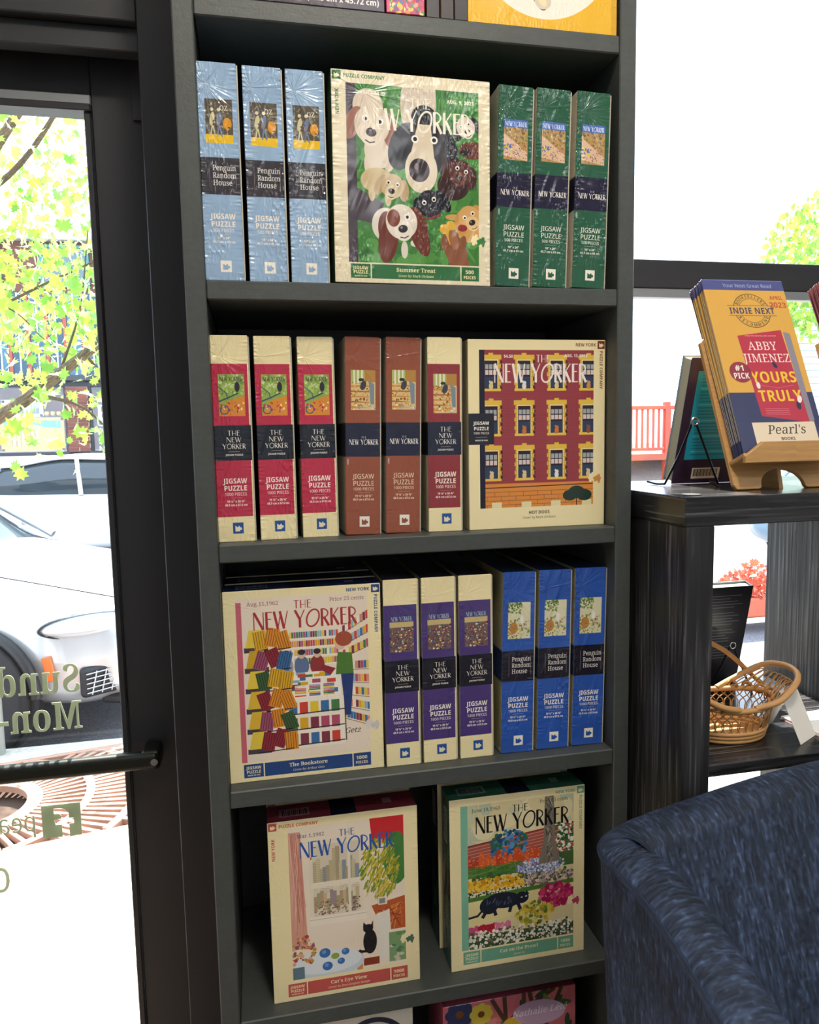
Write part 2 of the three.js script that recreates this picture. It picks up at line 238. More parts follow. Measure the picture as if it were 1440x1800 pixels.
const COVER = {
  dogs: cover({ cream: '#e2d5b6', frame: [56, 48, 536, 680], bar: [62, 734, 530, 56], ink: '#2f6b3c', n: 500, title: 'Summer Treat', by: 'Cover by Mark Ulriksen', left: 1, pic(x, w, h) {
    rect(x, '#3f7a36', 0, 0, w, h); dabs(x, w, h, 260, ['#4c8a3c', '#356b31', '#458038', '#579446'], 10, 40); rect(x, '#4a4048', 0, 0, w * 0.07, h); poly(x, '#4a4048', [[0, h * 0.55], [w * 0.27, h * 0.66], [w * 0.22, h * 0.78], [0, h * 0.75]]);
    legs(x, '#d6c6b2', [[w * 0.24, h * 0.36, 60, 70], [w * 0.17, h * 0.44, 24, 46], [w * 0.31, h * 0.42, 22, 40], [w * 0.16, h * 0.12, 60, 66]]); dog(x, w * 0.19, h * 0.22, 88, 0.15, '#d9c9b4', '#9c6f63', '#e3d6c3', '#4a4343');
    legs(x, '#cfc0ac', [[w * 0.55, h * 0.06, 66, 120], [w * 0.45, h * 0.1, 26, 90]]); ell(x, '#2b292e', w * 0.58, h * 0.16, 52, 46);
    ell(x, '#2c2a2f', w * 0.42, h * 0.33, 56, 96, 0.35); ell(x, '#2c2a2f', w * 0.72, h * 0.34, 62, 100, -0.3); ell(x, '#2c2a2f', w * 0.57, h * 0.31, 84, 96); poly(x, '#d9c9b0', [[w * 0.53, h * 0.2], [w * 0.63, h * 0.2], [w * 0.66, h * 0.42], [w * 0.46, h * 0.42]]); ell(x, '#dccdb5', w * 0.555, h * 0.46, 66, 88); ell(x, '#3f3438', w * 0.54, h * 0.46, 42, 46); ell(x, '#7f6e72', w * 0.52, h * 0.44, 10, 14);
    for (const a of [0.51, 0.655]) { ell(x, '#f1ece2', w * a, h * 0.285, 15); ell(x, '#1f1a1c', w * a, h * 0.285, 8); }
    dog(x, w * 0.9, h * 0.2, 48, -0.4, '#d6cabb', '#2f2b30', '#e6ddd0'); ell(x, '#6b3a2e', w * 0.95, h * 0.33, 56, 34); ell(x, '#2a1d1c', w * 0.9, h * 0.34, 22, 16);
    legs(x, '#3a2320', [[w * 0.8, h * 0.54, 66, 56], [w * 0.73, h * 0.44, 12, 60]]); dog(x, w * 0.86, h * 0.46, 58, 0.35, '#5a322a', '#4a2822', '#6b4034');
    legs(x, '#c9b48a', [[w * 0.22, h * 0.53, 66, 48], [w * 0.18, h * 0.6, 14, 34], [w * 0.3, h * 0.63, 13, 30]]); dog(x, w * 0.335, h * 0.56, 56, 0.2, '#c6ae86', '#b59a70', '#d6c4a0');
    dog(x, w * 0.62, h * 0.65, 64, -0.35, '#232127', '#1c1a20', '#33303a', '#15131a'); line(x, '#8a3a34', 9, [w * 0.59, h * 0.74], [w * 0.7, h * 0.71]);
    legs(x, '#c99a58', [[w * 0.92, h * 0.76, 60, 70], [w * 0.8, h * 0.72, 34, 12]]); dog(x, w * 0.93, h * 0.72, 58, -0.5, '#cf9f5c', '#c28e4a', '#e0bd86'); ell(x, '#8d2a2a', w * 0.87, h * 0.78, 20, 14);
    legs(x, '#d9cfc0', [[w * 0.28, h * 0.78, 56, 66], [w * 0.42, h * 0.92, 14, 34], [w * 0.5, h * 0.88, 18, 14]]); ell(x, '#6b3326', w * 0.3, h * 0.86, 40, 96, 0.15); ell(x, '#6b3326', w * 0.53, h * 0.82, 36, 96, -0.35); dog(x, w * 0.4, h * 0.76, 80, -0.2, '#dfd4c4', '#6b3326', '#e9e0d2');
    ell(x, '#7a3f2a', w * 0.34, h * 0.74, 26, 34); poly(x, '#7a4a33', [[w * 0.7, h * 0.88], [w * 0.8, h * 0.84], [w * 0.9, h], [w * 0.78, h]]); for (const [a, b] of [[0.74, 0.85], [0.8, 0.87], [0.86, 0.89]]) ell(x, '#85533a', w * a, h * b, 18, 46, 0.3); poly(x, '#8a563c', [[w * 0.72, h * 0.9], [w * 0.9, h * 0.9], [w * 0.93, h * 1.02], [w * 0.78, h * 1.02]]); line(x, '#d9a93f', 34, [w * 0.76, h * 0.8], [w * 0.8, h * 0.87]); ell(x, '#d9a93f', w * 0.73, h * 0.79, 20); ell(x, '#d9a93f', w * 0.78, h * 0.77, 20); ell(x, '#9c6346', w * 0.8, h * 0.85, 18, 40, -0.3);
    deco(x, 'THE', w * 0.55, h * 0.055, 84, 40, '#efe6d2'); deco(x, 'NEW YORKER', w * 0.53, h * 0.125, 430, 82, '#efe6d2'); txt(x, 'PRICE $8.99', w * 0.2, h * 0.045, 18, '#efe6d2'); txt(x, 'AUG. 9, 2021', w * 0.86, h * 0.062, 19, '#efe6d2');
    x.save(); x.restore(); } }),
  facade: cover({ frame: [50, 44, 534, 672], ink: '#7a3b32', pic(x, w, h) {
    rect(x, '#933a40', 0, 0, w, h); for (let i = 0; i < 200; i++) line(x, i % 2 ? '#8a353b' : '#9c4248', 1, [0, i * 3.2], [w, i * 3.2]);
    for (let r = 0; r < 3; r++) for (let c = 0; c < 4; c++) {
      const X = w * (0.1 + c * 0.285), Y = h * (0.015 + r * 0.285), ww = w * 0.135, hh = h * 0.235;
      for (let k = 0; k < 7; k++) { rect(x, '#3d2426', X + ww / 2 + 6, Y + 34 + k * 18, 9, 11); rect(x, '#d9b03f', X - ww / 2 - 5 - (k % 2) * 5, Y + 30 + k * 18, ww + 10 + (k % 2) * 10, 17); }
      rect(x, '#e0b742', X - ww / 2 - 12, Y + 10, ww + 24, 20); rect(x, '#e0b742', X - 11, Y + 2, 22, 30); rect(x, '#e7d49a', X - ww / 2 + 3, Y + 30, ww - 6, hh - 32); rect(x, '#31202a', X - ww / 2 + 7, Y + 35, ww - 14, hh - 40);
      for (let i = 0; i < 3; i++) for (let j = 0; j < 2; j++) rect(x, j ? '#d8c3bd' : '#9fa6a6', X - ww / 2 + 10 + i * 18, Y + 50 + j * 24, 15, 20);
      rect(x, '#2c3c58', X - ww / 2 + 9, Y + 102, ww - 18, hh - 108); rect(x, '#e2bd48', X - ww / 2 - 9, Y + hh - 6, ww + 18, 11);
      const dc = pick(['#c98a4a', '#d9c08a', '#8a4a3a', '#e6ded0', '#c9702f']); ell(x, dc, X, Y + hh - 16, 10, 14); ell(x, dc, X + 2, Y + hh - 30, 8, 8); ell(x, dc, X - 6, Y + hh - 35, 3, 6);
    }
    rect(x, '#d98a3a', 0, h * 0.845, w, h * 0.155); line(x, '#3a2320', 4, [0, h * 0.872], [w, h * 0.862]); for (let r = 0; r < 4; r++) { line(x, '#8a4a24', 2, [0, h * (0.9 + r * 0.028)], [w, h * (0.895 + r * 0.028)]); for (let i = 0; i < 8; i++) line(x, '#8a4a24', 2, [w * (i / 8 + (r % 2) * 0.06), h * (0.9 + r * 0.028)], [w * (i / 8 + (r % 2) * 0.06), h * (0.928 + r * 0.028)]); }
    for (const a of [0.1, 0.36, 0.62, 0.9]) rect(x, '#e6d9a8', w * a, h * 0.965, 46, 30); for (const [a, b, r] of [[0.79, 0.935, 34], [0.85, 0.915, 40], [0.92, 0.935, 36]]) ell(x, '#24382c', w * a, h * b, r, r * 0.7); line(x, '#3a2320', 4, [w * 0.85, h], [w * 0.85, h * 0.95]);
    rect(x, '#1d1b2e', 0, 0, w * 0.045, h); deco(x, 'THE', w * 0.55, h * 0.03, 64, 32, '#ecdcd2'); deco(x, 'NEW YORKER', w * 0.53, h * 0.085, 430, 80, '#f2e4da'); txt(x, '$4.50', w * 0.25, h * 0.04, 17, '#efe0d5'); txt(x, 'AUG. 13, 2012', w * 0.84, h * 0.035, 17, '#efe0d5');
  } }),
  shopfloor: cover({ frame: [50, 34, 534, 690], bar: [56, 732, 528, 58], ink: '#27467f', n: 1000, title: 'The Bookstore', by: 'Cover by Arthur Getz', pic(x, w, h) {
    rect(x, '#ead9c4', 0, 0, w, h); rect(x, '#c86470', 0, h * 0.02, w * 0.04, h);
    const books = ['#d9a62c', '#c9473a', '#e0c23a', '#3f6fa0', '#7f3a4a', '#4a7a4a', '#d98a7a', '#8fb0c0', '#b0506a', '#efe6d4'];
    for (let r = 0; r < 4; r++) { const y = h * (0.22 + r * 0.055); for (let i = 0; i < 26; i++) rect(x, pick(books), w * (0.3 + i * 0.018), y, 8, h * 0.036); line(x, '#f2e8d8', 4, [w * 0.3, y + h * 0.042], [w * 0.75, y + h * 0.042]); }
    for (let r = 0; r < 8; r++) { const y = h * (0.2 + r * 0.075), k = (r - 3) * 10; for (let i = 0; i < 9; i++) { const X = w * (0.8 + i * 0.023), Y = y + k * (i / 9) + (r < 3 ? -i * 4 : 0); poly(x, pick(books), [[X, Y], [X + 11, Y + k / 9], [X + 11, Y + 34], [X, Y + 32]]); } line(x, '#4a3a34', 2, [w * 0.79, y + 36], [w, y + 38 + k - (r < 3 ? 36 : 0)]); }
    for (const [a, c] of [[0.36, '#a39aa0'], [0.48, '#5f7396'], [0.6, '#8f3a3a']]) { ell(x, c, w * a, h * 0.43, 30, 44); ell(x, '#d9b49c', w * a, h * 0.36, 15, 18); ell(x, '#3a3033', w * a, h * 0.345, 15, 12); }
    rect(x, '#f2e9da', w * 0.28, h * 0.47, w * 0.5, h * 0.16); for (let i = 0; i < 22; i++) rect(x, pick(books), w * rr(0.3, 0.72), h * rr(0.46, 0.6), rr(20, 50), rr(10, 20)); for (let i = 0; i < 4; i++) for (let r = 0; r < 8; r++) rect(x, pick(books), w * (0.31 + i * 0.11), h * (0.55 + r * 0.009), 46, 5);
    rect(x, '#efe4d4', w * 0.34, h * 0.63, w * 0.46, h * 0.31); for (let r = 0; r < 3; r++) for (let i = 0; i < 5; i++) rect(x, pick(books), w * (0.37 + i * 0.082), h * (0.655 + r * 0.098), 34, 50); for (let r = 0; r < 3; r++) line(x, '#3a3336', 5, [w * 0.34, h * (0.73 + r * 0.098)], [w * 0.8, h * (0.718 + r * 0.098)]); line(x, '#2c2730', 4, [w * 0.8, h * 0.6], [w * 0.81, h * 0.92]);
    poly(x, '#4f7a36', [[w * 0.76, h * 0.36], [w * 0.87, h * 0.37], [w * 0.88, h * 0.5], [w * 0.74, h * 0.5]]); poly(x, '#2c3f74', [[w * 0.78, h * 0.5], [w * 0.88, h * 0.5], [w * 0.85, h * 0.76], [w * 0.81, h * 0.76]]); ell(x, '#e0b79c', w * 0.78, h * 0.31, 22, 26); ell(x, '#a3523a', w * 0.81, h * 0.28, 36, 32); poly(x, '#8d2f3a', [[w * 0.64, h * 0.43], [w * 0.74, h * 0.46], [w * 0.7, h * 0.5], [w * 0.62, h * 0.46]]);
    for (let r = 0; r < 6; r++) { const y = h * (0.19 + r * 0.125); rect(x, '#4a4148', w * 0.05, y + 72, w * 0.18, 22); poly(x, pick(['#d9b23a', '#c9a02f', '#e3c548']), [[w * 0.09, y], [w * 0.2, y], [w * 0.16, y + 74], [w * 0.06, y + 74]]); for (const [a, b] of [[0.17, 10], [0.26, 0], [0.34, 16]]) { const c = pick(['#2f5f5a', '#8d2f3a', '#d98a2a', '#3f6a9a', '#3f5f3a', '#d9a62c', '#9c4f6a']); x.save(); x.translate(w * (a + r * 0.008), y + 34 + b); x.rotate(rr(-0.4, 0.4)); rect(x, c, -26, -38, 54, 78); for (let k = 0; k < 5; k++) line(x, '#1f1b20', 1.5, [-22 + k * 10, -36], [-22 + k * 10, 36]); x.restore(); } line(x, '#26222a', 4, [w * 0.12, y + 92], [w * 0.4, y + 84]); }
    txt(x, 'Getz', w * 0.86, h * 0.86, 32, '#2a2630', 'italic', 'serif'); deco(x, 'THE', w * 0.5, h * 0.025, 72, 34, '#a3333a'); deco(x, 'NEW YORKER', w * 0.52, h * 0.085, 420, 74, '#a3333a'); txt(x, 'Aug.11,1962', w * 0.2, h * 0.035, 22, '#8a4a44', '', 'serif'); txt(x, 'Price 25 cents', w * 0.84, h * 0.033, 22, '#8a4a44', '', 'serif');
  } }),
  windowcat: cover({ frame: [84, 34, 494, 680], bar: [62, 730, 522, 58], ink: '#c4564e', n: 1000, title: "Cat's Eye View", by: 'Cover by Jean-Jacques Sempé', left: 1, pic(x, w, h) {
    rect(x, '#ecdcc6', 0, 0, w, h); poly(x, '#d39a86', [[0, h * 0.03], [w * 0.1, h * 0.03], [w * 0.14, h * 0.8], [0, h * 0.8]]); for (let i = 0; i < 18; i++) line(x, pick(['#c98473', '#e3b8a6', '#b86a5a']), 2, [rr(0, w * 0.1), h * 0.04], [rr(0, w * 0.13), h * rr(0.5, 0.75)]);
    rect(x, '#e6d9c2', w * 0.17, h * 0.1, w * 0.46, h * 0.52); rect(x, '#d9cdb4', w * 0.2, h * 0.13, w * 0.4, h * 0.25); rect(x, '#dccfb6', w * 0.2, h * 0.42, w * 0.4, h * 0.18);
    for (let i = 0; i < 14; i++) { const X = w * (0.2 + i * 0.028), t = rr(0.15, 0.3); rect(x, pick(['#c2b48e', '#a8a696', '#8d97a3', '#cfc29c', '#b0a080']), X, h * t, w * 0.036, h * (0.38 - t)); for (let k = 0; k < 16; k++) line(x, '#8d8468', 1, [X, h * t + k * 8], [X + w * 0.034, h * t + k * 8]); rect(x, pick(['#b59a7a', '#9c8a8a', '#a3a07a', '#c9b08a']), X, h * rr(0.43, 0.5), w * 0.03, h * 0.1); } for (let i = 0; i < 90; i++) rect(x, pick(['#7a5a4a', '#8a6a52', '#a3846a', '#6a5a54', '#93705a']), rr(w * 0.2, w * 0.59), rr(h * 0.5, h * 0.59), rr(3, 12), rr(3, 9));
    rect(x, '#ecdfc9', w * 0.18, h * 0.375, w * 0.44, h * 0.035); rect(x, '#e9dcc6', w * 0.5, h * 0.1, w * 0.025, h * 0.5); rect(x, '#efe3cf', w * 0.16, h * 0.6, w * 0.5, h * 0.06); line(x, '#b9a88f', 2, [w * 0.16, h * 0.62], [w * 0.66, h * 0.62]);
    poly(x, '#c92a30', [[w * 0.7, 0], [w, 0], [w, h * 0.2], [w * 0.72, h * 0.16]]); ell(x, '#3f7a3a', w * 0.93, h * 0.28, 56, 120); for (let i = 0; i < 300; i++) { const a = rr(0, 6.3), q = Math.sqrt(rnd()); line(x, pick(['#b5a52f', '#d0bb45', '#8f932c', '#5f8a36', '#c9b23a', '#7d9138']), rr(3, 8), [w * (0.8 + 0.17 * q * Math.cos(a)), h * (0.32 + 0.2 * q * Math.sin(a))], [w * (0.79 + 0.17 * q * Math.cos(a)) + rr(-20, 6), h * (0.335 + 0.2 * q * Math.sin(a)) + rr(8, 26)]); }
    poly(x, '#b5582f', [[w * 0.7, h * 0.58], [w, h * 0.54], [w, h * 0.76], [w * 0.8, h * 0.76]]); dabs(x, w * 0.3, h, 1, ['#b5582f']); for (let i = 0; i < 20; i++) line(x, pick(['#d98a4a', '#8a3a24', '#c9702f']), 4, [rr(w * 0.75, w), h * rr(0.58, 0.74)], [rr(w * 0.75, w), h * rr(0.58, 0.76)]); rect(x, '#e6dcc9', w * 0.76, h * 0.53, 40, 36); rect(x, '#8f8a86', w * 0.77, h * 0.54, 26, 24);
    poly(x, '#e6dfd2', [[w * 0.74, h * 0.64], [w * 0.86, h * 0.62], [w * 0.88, h * 0.95], [w * 0.76, h * 0.95]]); rect(x, '#c98a4a', w * 0.56, h * 0.87, w * 0.05, h * 0.13); rect(x, '#8a3a24', w * 0.62, h * 0.93, w * 0.14, h * 0.05); ell(x, '#1f1c20', w * 0.68, h * 0.82, 30, 56); ell(x, '#1f1c20', w * 0.665, h * 0.73, 22, 20); poly(x, '#1f1c20', [[w * 0.62, h * 0.72], [w * 0.625, h * 0.685], [w * 0.655, h * 0.71]]); poly(x, '#1f1c20', [[w * 0.69, h * 0.71], [w * 0.71, h * 0.68], [w * 0.71, h * 0.73]]); line(x, '#1f1c20', 12, [w * 0.68, h * 0.885], [w * 0.6, h * 0.88], [w * 0.58, h * 0.87]);
    ell(x, '#c9d3dc', w * 0.3, h * 0.93, 160, 66); ell(x, '#dfe4e6', w * 0.3, h * 0.91, 150, 54); for (const [a, b, r] of [[0.28, 0.85, 24], [0.46, 0.86, 17], [0.3, 0.94, 22], [0.42, 0.92, 16]]) { ell(x, '#3f6fb0', w * a, h * b, r, r * 0.9); ell(x, '#6f96c9', w * a - 4, h * b - 5, r * 0.4); } ell(x, '#93a84a', w * 0.37, h * 0.88, 18, 14); for (let i = 0; i < 70; i++) ell(x, pick(['#c97a5a', '#b04a3a', '#e0a884', '#8a5a6a', '#b9953f']), rr(0, w * 0.2), h * rr(0.72, 0.9), rr(3, 9)); rect(x, '#5f7a86', 0, h * 0.92, w * 0.1, h * 0.08); rect(x, '#7a9a6a', w * 0.85, h * 0.78, w * 0.15, h * 0.2); for (let i = 0; i < 14; i++) ell(x, pick(['#4a7a5a', '#c9c2a8', '#5f8a4a']), w * rr(0.86, 1), h * rr(0.79, 0.97), rr(6, 14), rr(4, 9));
    deco(x, 'THE', w * 0.5, h * 0.045, 66, 30, '#2f4f8f'); deco(x, 'NEW YORKER', w * 0.5, h * 0.1, 400, 70, '#2f56a3'); txt(x, 'Mar.1,1982', w * 0.19, h * 0.06, 22, '#4a4a58', '', 'serif');
  } }),
  gardencat: cover({ frame: [50, 34, 536, 680], bar: [56, 722, 530, 60], ink: '#6fa88c', n: 1000, title: 'Cat on the Prowl', by: 'Cover by', pic(x, w, h) {
    rect(x, '#dfd0a0', 0, 0, w, h); dabs(x, w, h, 40, ['#d9cb9c', '#c6c7a4', '#e3d6ac', '#b9c2a4'], 30, 90, 0, 0.2); poly(x, '#a9584c', [[0, h * 0.285], [w, h * 0.2], [w, h * 0.42], [0, h * 0.42]]); for (let r = 0; r < 7; r++) line(x, '#d9b09a', 2, [0, h * (0.3 + r * 0.022)], [w, h * (0.215 + r * 0.022)]); line(x, '#7a2a2c', 6, [0, h * 0.285], [w, h * 0.2]);
    for (let i = 0; i < 170; i++) { const a = rr(0, 6.3), q = Math.sqrt(rnd()); ell(x, pick(['#2f5f9c', '#3f78b0', '#2a4f6a', '#356a4a', '#5a93c4']), w * (0.42 + 0.17 * q * Math.cos(a)), h * (0.3 + 0.1 * q * Math.sin(a)), rr(4, 11)); } for (let i = 0; i < 150; i++) ell(x, pick(['#2f5a34', '#3f7040', '#e9e4d0', '#f2eedd']), w * rr(0.84, 1), h * rr(0.2, 0.46), rr(4, 9));
    rect(x, '#4a6a3a', 0, h * 0.4, w, h * 0.1); for (let i = 0; i < 14; i++) { const X = w * (0.03 + i * 0.05), Y = h * (0.4 + (i % 3) * 0.02); ell(x, pick(['#c9502c', '#d9622f', '#b9432a']), X, Y, 14, 52, rr(-0.15, 0.15)); for (let k = 0; k < 8; k++) ell(x, '#e58a52', X + rr(-9, 9), Y + rr(-40, 40), 3); }
    for (let i = 0; i < 200; i++) line(x, pick(['#4f7a3a', '#6f9440', '#3f6a34']), 3, [rr(0, w * 0.6), h * rr(0.42, 0.5)], [rr(0, w * 0.6), h * rr(0.45, 0.52)]); dabs(x, w, h, 40, ['#3f5f34'], 10, 20, 0.48, 0.56);
    for (let i = 0; i < 320; i++) { const a = rr(0, 6.3), q = Math.sqrt(rnd()); ell(x, pick(['#a9b0d9', '#dfe2f0', '#8d93c4', '#c9cbe6', '#6a6f9c']), w * (0.7 + 0.22 * q * Math.cos(a)), h * (0.475 + 0.055 * q * Math.sin(a)), rr(3, 7)); } for (let i = 0; i < 200; i++) ell(x, pick(['#d9a023', '#e8b52e', '#c98a1c', '#efc64a']), w * rr(0.02, 0.55), h * rr(0.52, 0.6), rr(4, 9)); for (let i = 0; i < 260; i++) ell(x, pick(['#6f5a5a', '#8f7a7a', '#b9a8a8', '#4a5a3a', '#c9b0b8']), w * rr(0.55, 1), h * rr(0.53, 0.62), rr(3, 7)); for (let i = 0; i < 200; i++) ell(x, pick(['#2f3f2f', '#e6e2d4', '#3f5f3a']), w * rr(0, 0.6), h * rr(0.6, 0.64), rr(2, 5)); poly(x, '#4f7a34', [[0, h * 0.64], [w, h * 0.6], [w, h * 0.63], [0, h * 0.67]]);
    poly(x, '#7d7468', [[w * 0.74, 0], [w * 0.82, 0], [w * 0.83, h * 0.3], [w * 0.88, h * 0.46], [w * 0.68, h * 0.47], [w * 0.73, h * 0.3]]); for (let i = 0; i < 46; i++) { const y = h * rr(0, 0.44); line(x, pick(['#5f574e', '#b9ae9a', '#4a443e']), 3, [w * rr(0.745, 0.81), y], [w * rr(0.745, 0.81), y + rr(14, 40)]); }
    poly(x, '#e6d79c', [[0, h * 0.67], [w, h * 0.63], [w, h * 0.75], [0, h * 0.85]]);
    ell(x, '#262a36', w * 0.37, h * 0.685, 84, 38, 0.08); ell(x, '#262a36', w * 0.24, h * 0.71, 44, 40); ell(x, '#262a36', w * 0.53, h * 0.685, 34, 28); poly(x, '#262a36', [[w * 0.56, h * 0.67], [w * 0.57, h * 0.635], [w * 0.6, h * 0.665]]); for (const [p, q, s, t] of [[0.23, 0.73, 0.18, 0.79], [0.28, 0.73, 0.3, 0.785], [0.44, 0.72, 0.42, 0.775], [0.49, 0.71, 0.52, 0.77]]) line(x, '#262a36', 16, [w * p, h * q], [w * s, h * t]); line(x, '#262a36', 10, [w * 0.2, h * 0.72], [w * 0.14, h * 0.77], [w * 0.05, h * 0.78]); for (let i = 0; i < 26; i++) { const X = w * rr(0.22, 0.46), Y = h * rr(0.655, 0.71); line(x, '#6a7590', 2, [X, Y], [X - 5, Y + 12]); } ell(x, '#e6e6da', w * 0.53, h * 0.683, 5, 3); ell(x, '#e6e6da', w * 0.57, h * 0.68, 5, 3);
    for (let i = 0; i < 170; i++) { const a = rr(0, 6.3), q = Math.sqrt(rnd()); ell(x, pick(['#b52a5a', '#c9406f', '#9c2450', '#d9658f']), w * (0.85 + 0.17 * q * Math.cos(a)), h * (0.7 + 0.08 * q * Math.sin(a)), rr(6, 14)); } for (let i = 0; i < 150; i++) { const a = rr(0, 6.3), q = Math.sqrt(rnd()); ell(x, pick(['#d9c04a', '#e6d270', '#8f9a3a', '#5f7a34', '#c9a832']), w * (0.64 + 0.17 * q * Math.cos(a)), h * (0.81 + 0.08 * q * Math.sin(a)), rr(5, 12)); } for (const [a, c] of [[0.08, '#c9507a'], [0.22, '#b5243a'], [0.36, '#d97a9c']]) for (let i = 0; i < 40; i++) ell(x, c, w * a + rr(-36, 36), h * 0.87 + rr(-18, 18), rr(5, 10)); rect(x, '#3f5034', 0, h * 0.91, w, h * 0.09); for (let i = 0; i < 420; i++) ell(x, pick(['#ece8da', '#f5f2e6', '#d9d6c4', '#4a5f3a', '#7a6a5a']), rr(0, w), h * rr(0.88, 1), rr(3, 8));
    rect(x, '#7fb59a', 0, 0, w * 0.06, h); deco(x, 'THE', w * 0.52, h * 0.03, 74, 34, '#1f1c1c'); deco(x, 'NEW YORKER', w * 0.54, h * 0.085, 440, 78, '#1f1c1c'); txt(x, 'June 18,1960', w * 0.22, h * 0.04, 22, '#3a3a34', '', 'serif'); txt(x, 'Price 25 cents', w * 0.82, h * 0.03, 21, '#3a3a34', '', 'serif');
  } }),
};
// caption and band that the brick-facade box carries instead of a bar; lifted jigsaw pieces at the picture edges
{ const x = COVER.facade.image.getContext('2d'); rect(x, '#25262f', 0, 310, 116, 132); txt(x, 'JIGSAW', 58, 350, 20, '#f2ece0', 'bold', 'sans-serif', 'center', 76); txt(x, 'PUZZLE', 58, 373, 20, '#f2ece0', 'bold', 'sans-serif', 'center', 76); txt(x, '1000 PIECES', 58, 393, 13, '#f2ece0', '', 'sans-serif', 'center', 76); line(x, '#b0a99c', 1.5, [32, 410], [84, 410]); txt(x, 'MADE IN USA', 58, 424, 9, '#f2ece0'); txt(x, 'HOT DOGS', 325, 740, 20, '#3a2f2a'); txt(x, 'Cover by Mark Ulriksen', 325, 762, 15, '#5a4a3a', '', 'sans-serif'); piece(x, 590, 600, 28, CREAM, '#cf8a3c'); }
piece(COVER.dogs.image.getContext('2d'), 588, 628, 28, CREAM, '#3c7a44'); piece(COVER.shopfloor.image.getContext('2d'), 592, 612, 28, '#dcd3c8', '#cfc6c2'); piece(COVER.windowcat.image.getContext('2d'), 584, 606, 28, CREAM, '#4a6a5a'); piece(COVER.gardencat.image.getContext('2d'), 584, 552, 28, CREAM, '#b9406a');
// narrow sides of the face-out boxes: one colour, dark band across the middle, small print
const sideTex = (c, band, n) => canvasTex(96, 400, (x, w, h) => { rect(x, c, 0, 0, w, h); rect(x, band, 0, h * 0.42, w, h * 0.17); rect(x, 'rgba(230,225,214,0.75)', w * 0.3, h * 0.08, w * 0.36, h * 0.2); for (let i = 0; i < 14; i++) rect(x, '#1c1a20', w * 0.34, h * 0.1 + i * 5, w * 0.28, i % 3 ? 2 : 3); for (let i = 0; i < n; i++) rect(x, 'rgba(235,230,220,0.6)', w * 0.3, h * (0.68 + i * 0.02), w * 0.3, 2); });

// ---------------------------------------------------------------- the room
const WZ = -0.30;                                                    // inner face of the shop front
{
  const f = struct('floor'); span('floor_slab', f, mat(0x6b5a49, 0.6), -2.4, 3.4, -0.12, 0, -0.46, 4.6, 0);
  const c = struct('ceiling'); span('ceiling_slab', c, plaster, -2.4, 3.4, 3.1, 3.22, -0.5, 4.6, 0);
  span('wall_plaster', struct('wall_back'), plaster, -2.5, 3.5, 0, 3.1, 4.5, 4.62, 0);
  span('wall_plaster', struct('wall_left'), plaster, -2.5, -2.38, 0, 3.1, -0.48, 4.5, 0);
  span('wall_plaster', struct('wall_right'), plaster, 3.38, 3.5, 0, 3.1, -0.48, 4.5, 0);
  const w = struct('wall_front');                                    // pier behind the bookcase, left of the door, above the openings
  span('pier', w, bronze, -0.098, 0.56, 0, 3.1, -0.47, WZ);
  span('pier', w, bronze, -1.26, -1.16, 0, 3.1, -0.47, WZ); span('header', w, plaster, -2.38, -1.26, 2.92, 3.1, -0.47, WZ); span('knee_wall', w, plaster, -2.38, -1.26, 0, 0.32, -0.47, WZ);
  span('header', w, bronze, -1.16, -0.098, 2.09, 3.1, -0.47, WZ);
  span('header', w, plaster, 0.56, 3.38, 2.92, 3.1, -0.47, WZ);
  span('knee_wall', w, plaster, 0.56, 3.38, 0, 0.32, -0.47, WZ);
  // stop mouldings under the header and down the jamb
  const t = struct('trim_1');
  span('door_stop', t, bronze, -1.13, -0.099, 2.055, 2.089, -0.345, -0.318); span('door_stop', t, bronze, -1.13, -0.099, 2.066, 2.089, -0.37, -0.347);
  span('jamb', t, bronze, -1.16, -1.06, 0, 2.089, -0.47, -0.302); span('threshold', t, beadMat, -1.06, -0.099, 0.0, 0.014, -0.47, -0.33);
}
const fontSerif = await new FontLoader().loadAsync('fonts/droid/droid_serif_bold.typeface.json');
const fontSans = await new FontLoader().loadAsync('fonts/droid/droid_sans_regular.typeface.json');
const fontBold = await new FontLoader().loadAsync('fonts/droid/droid_sans_bold.typeface.json');
function letters(s, font, size, depth = 0.001) { return new TextGeometry(s, { font, size, depth, curveSegments: 4, bevelEnabled: false }); }
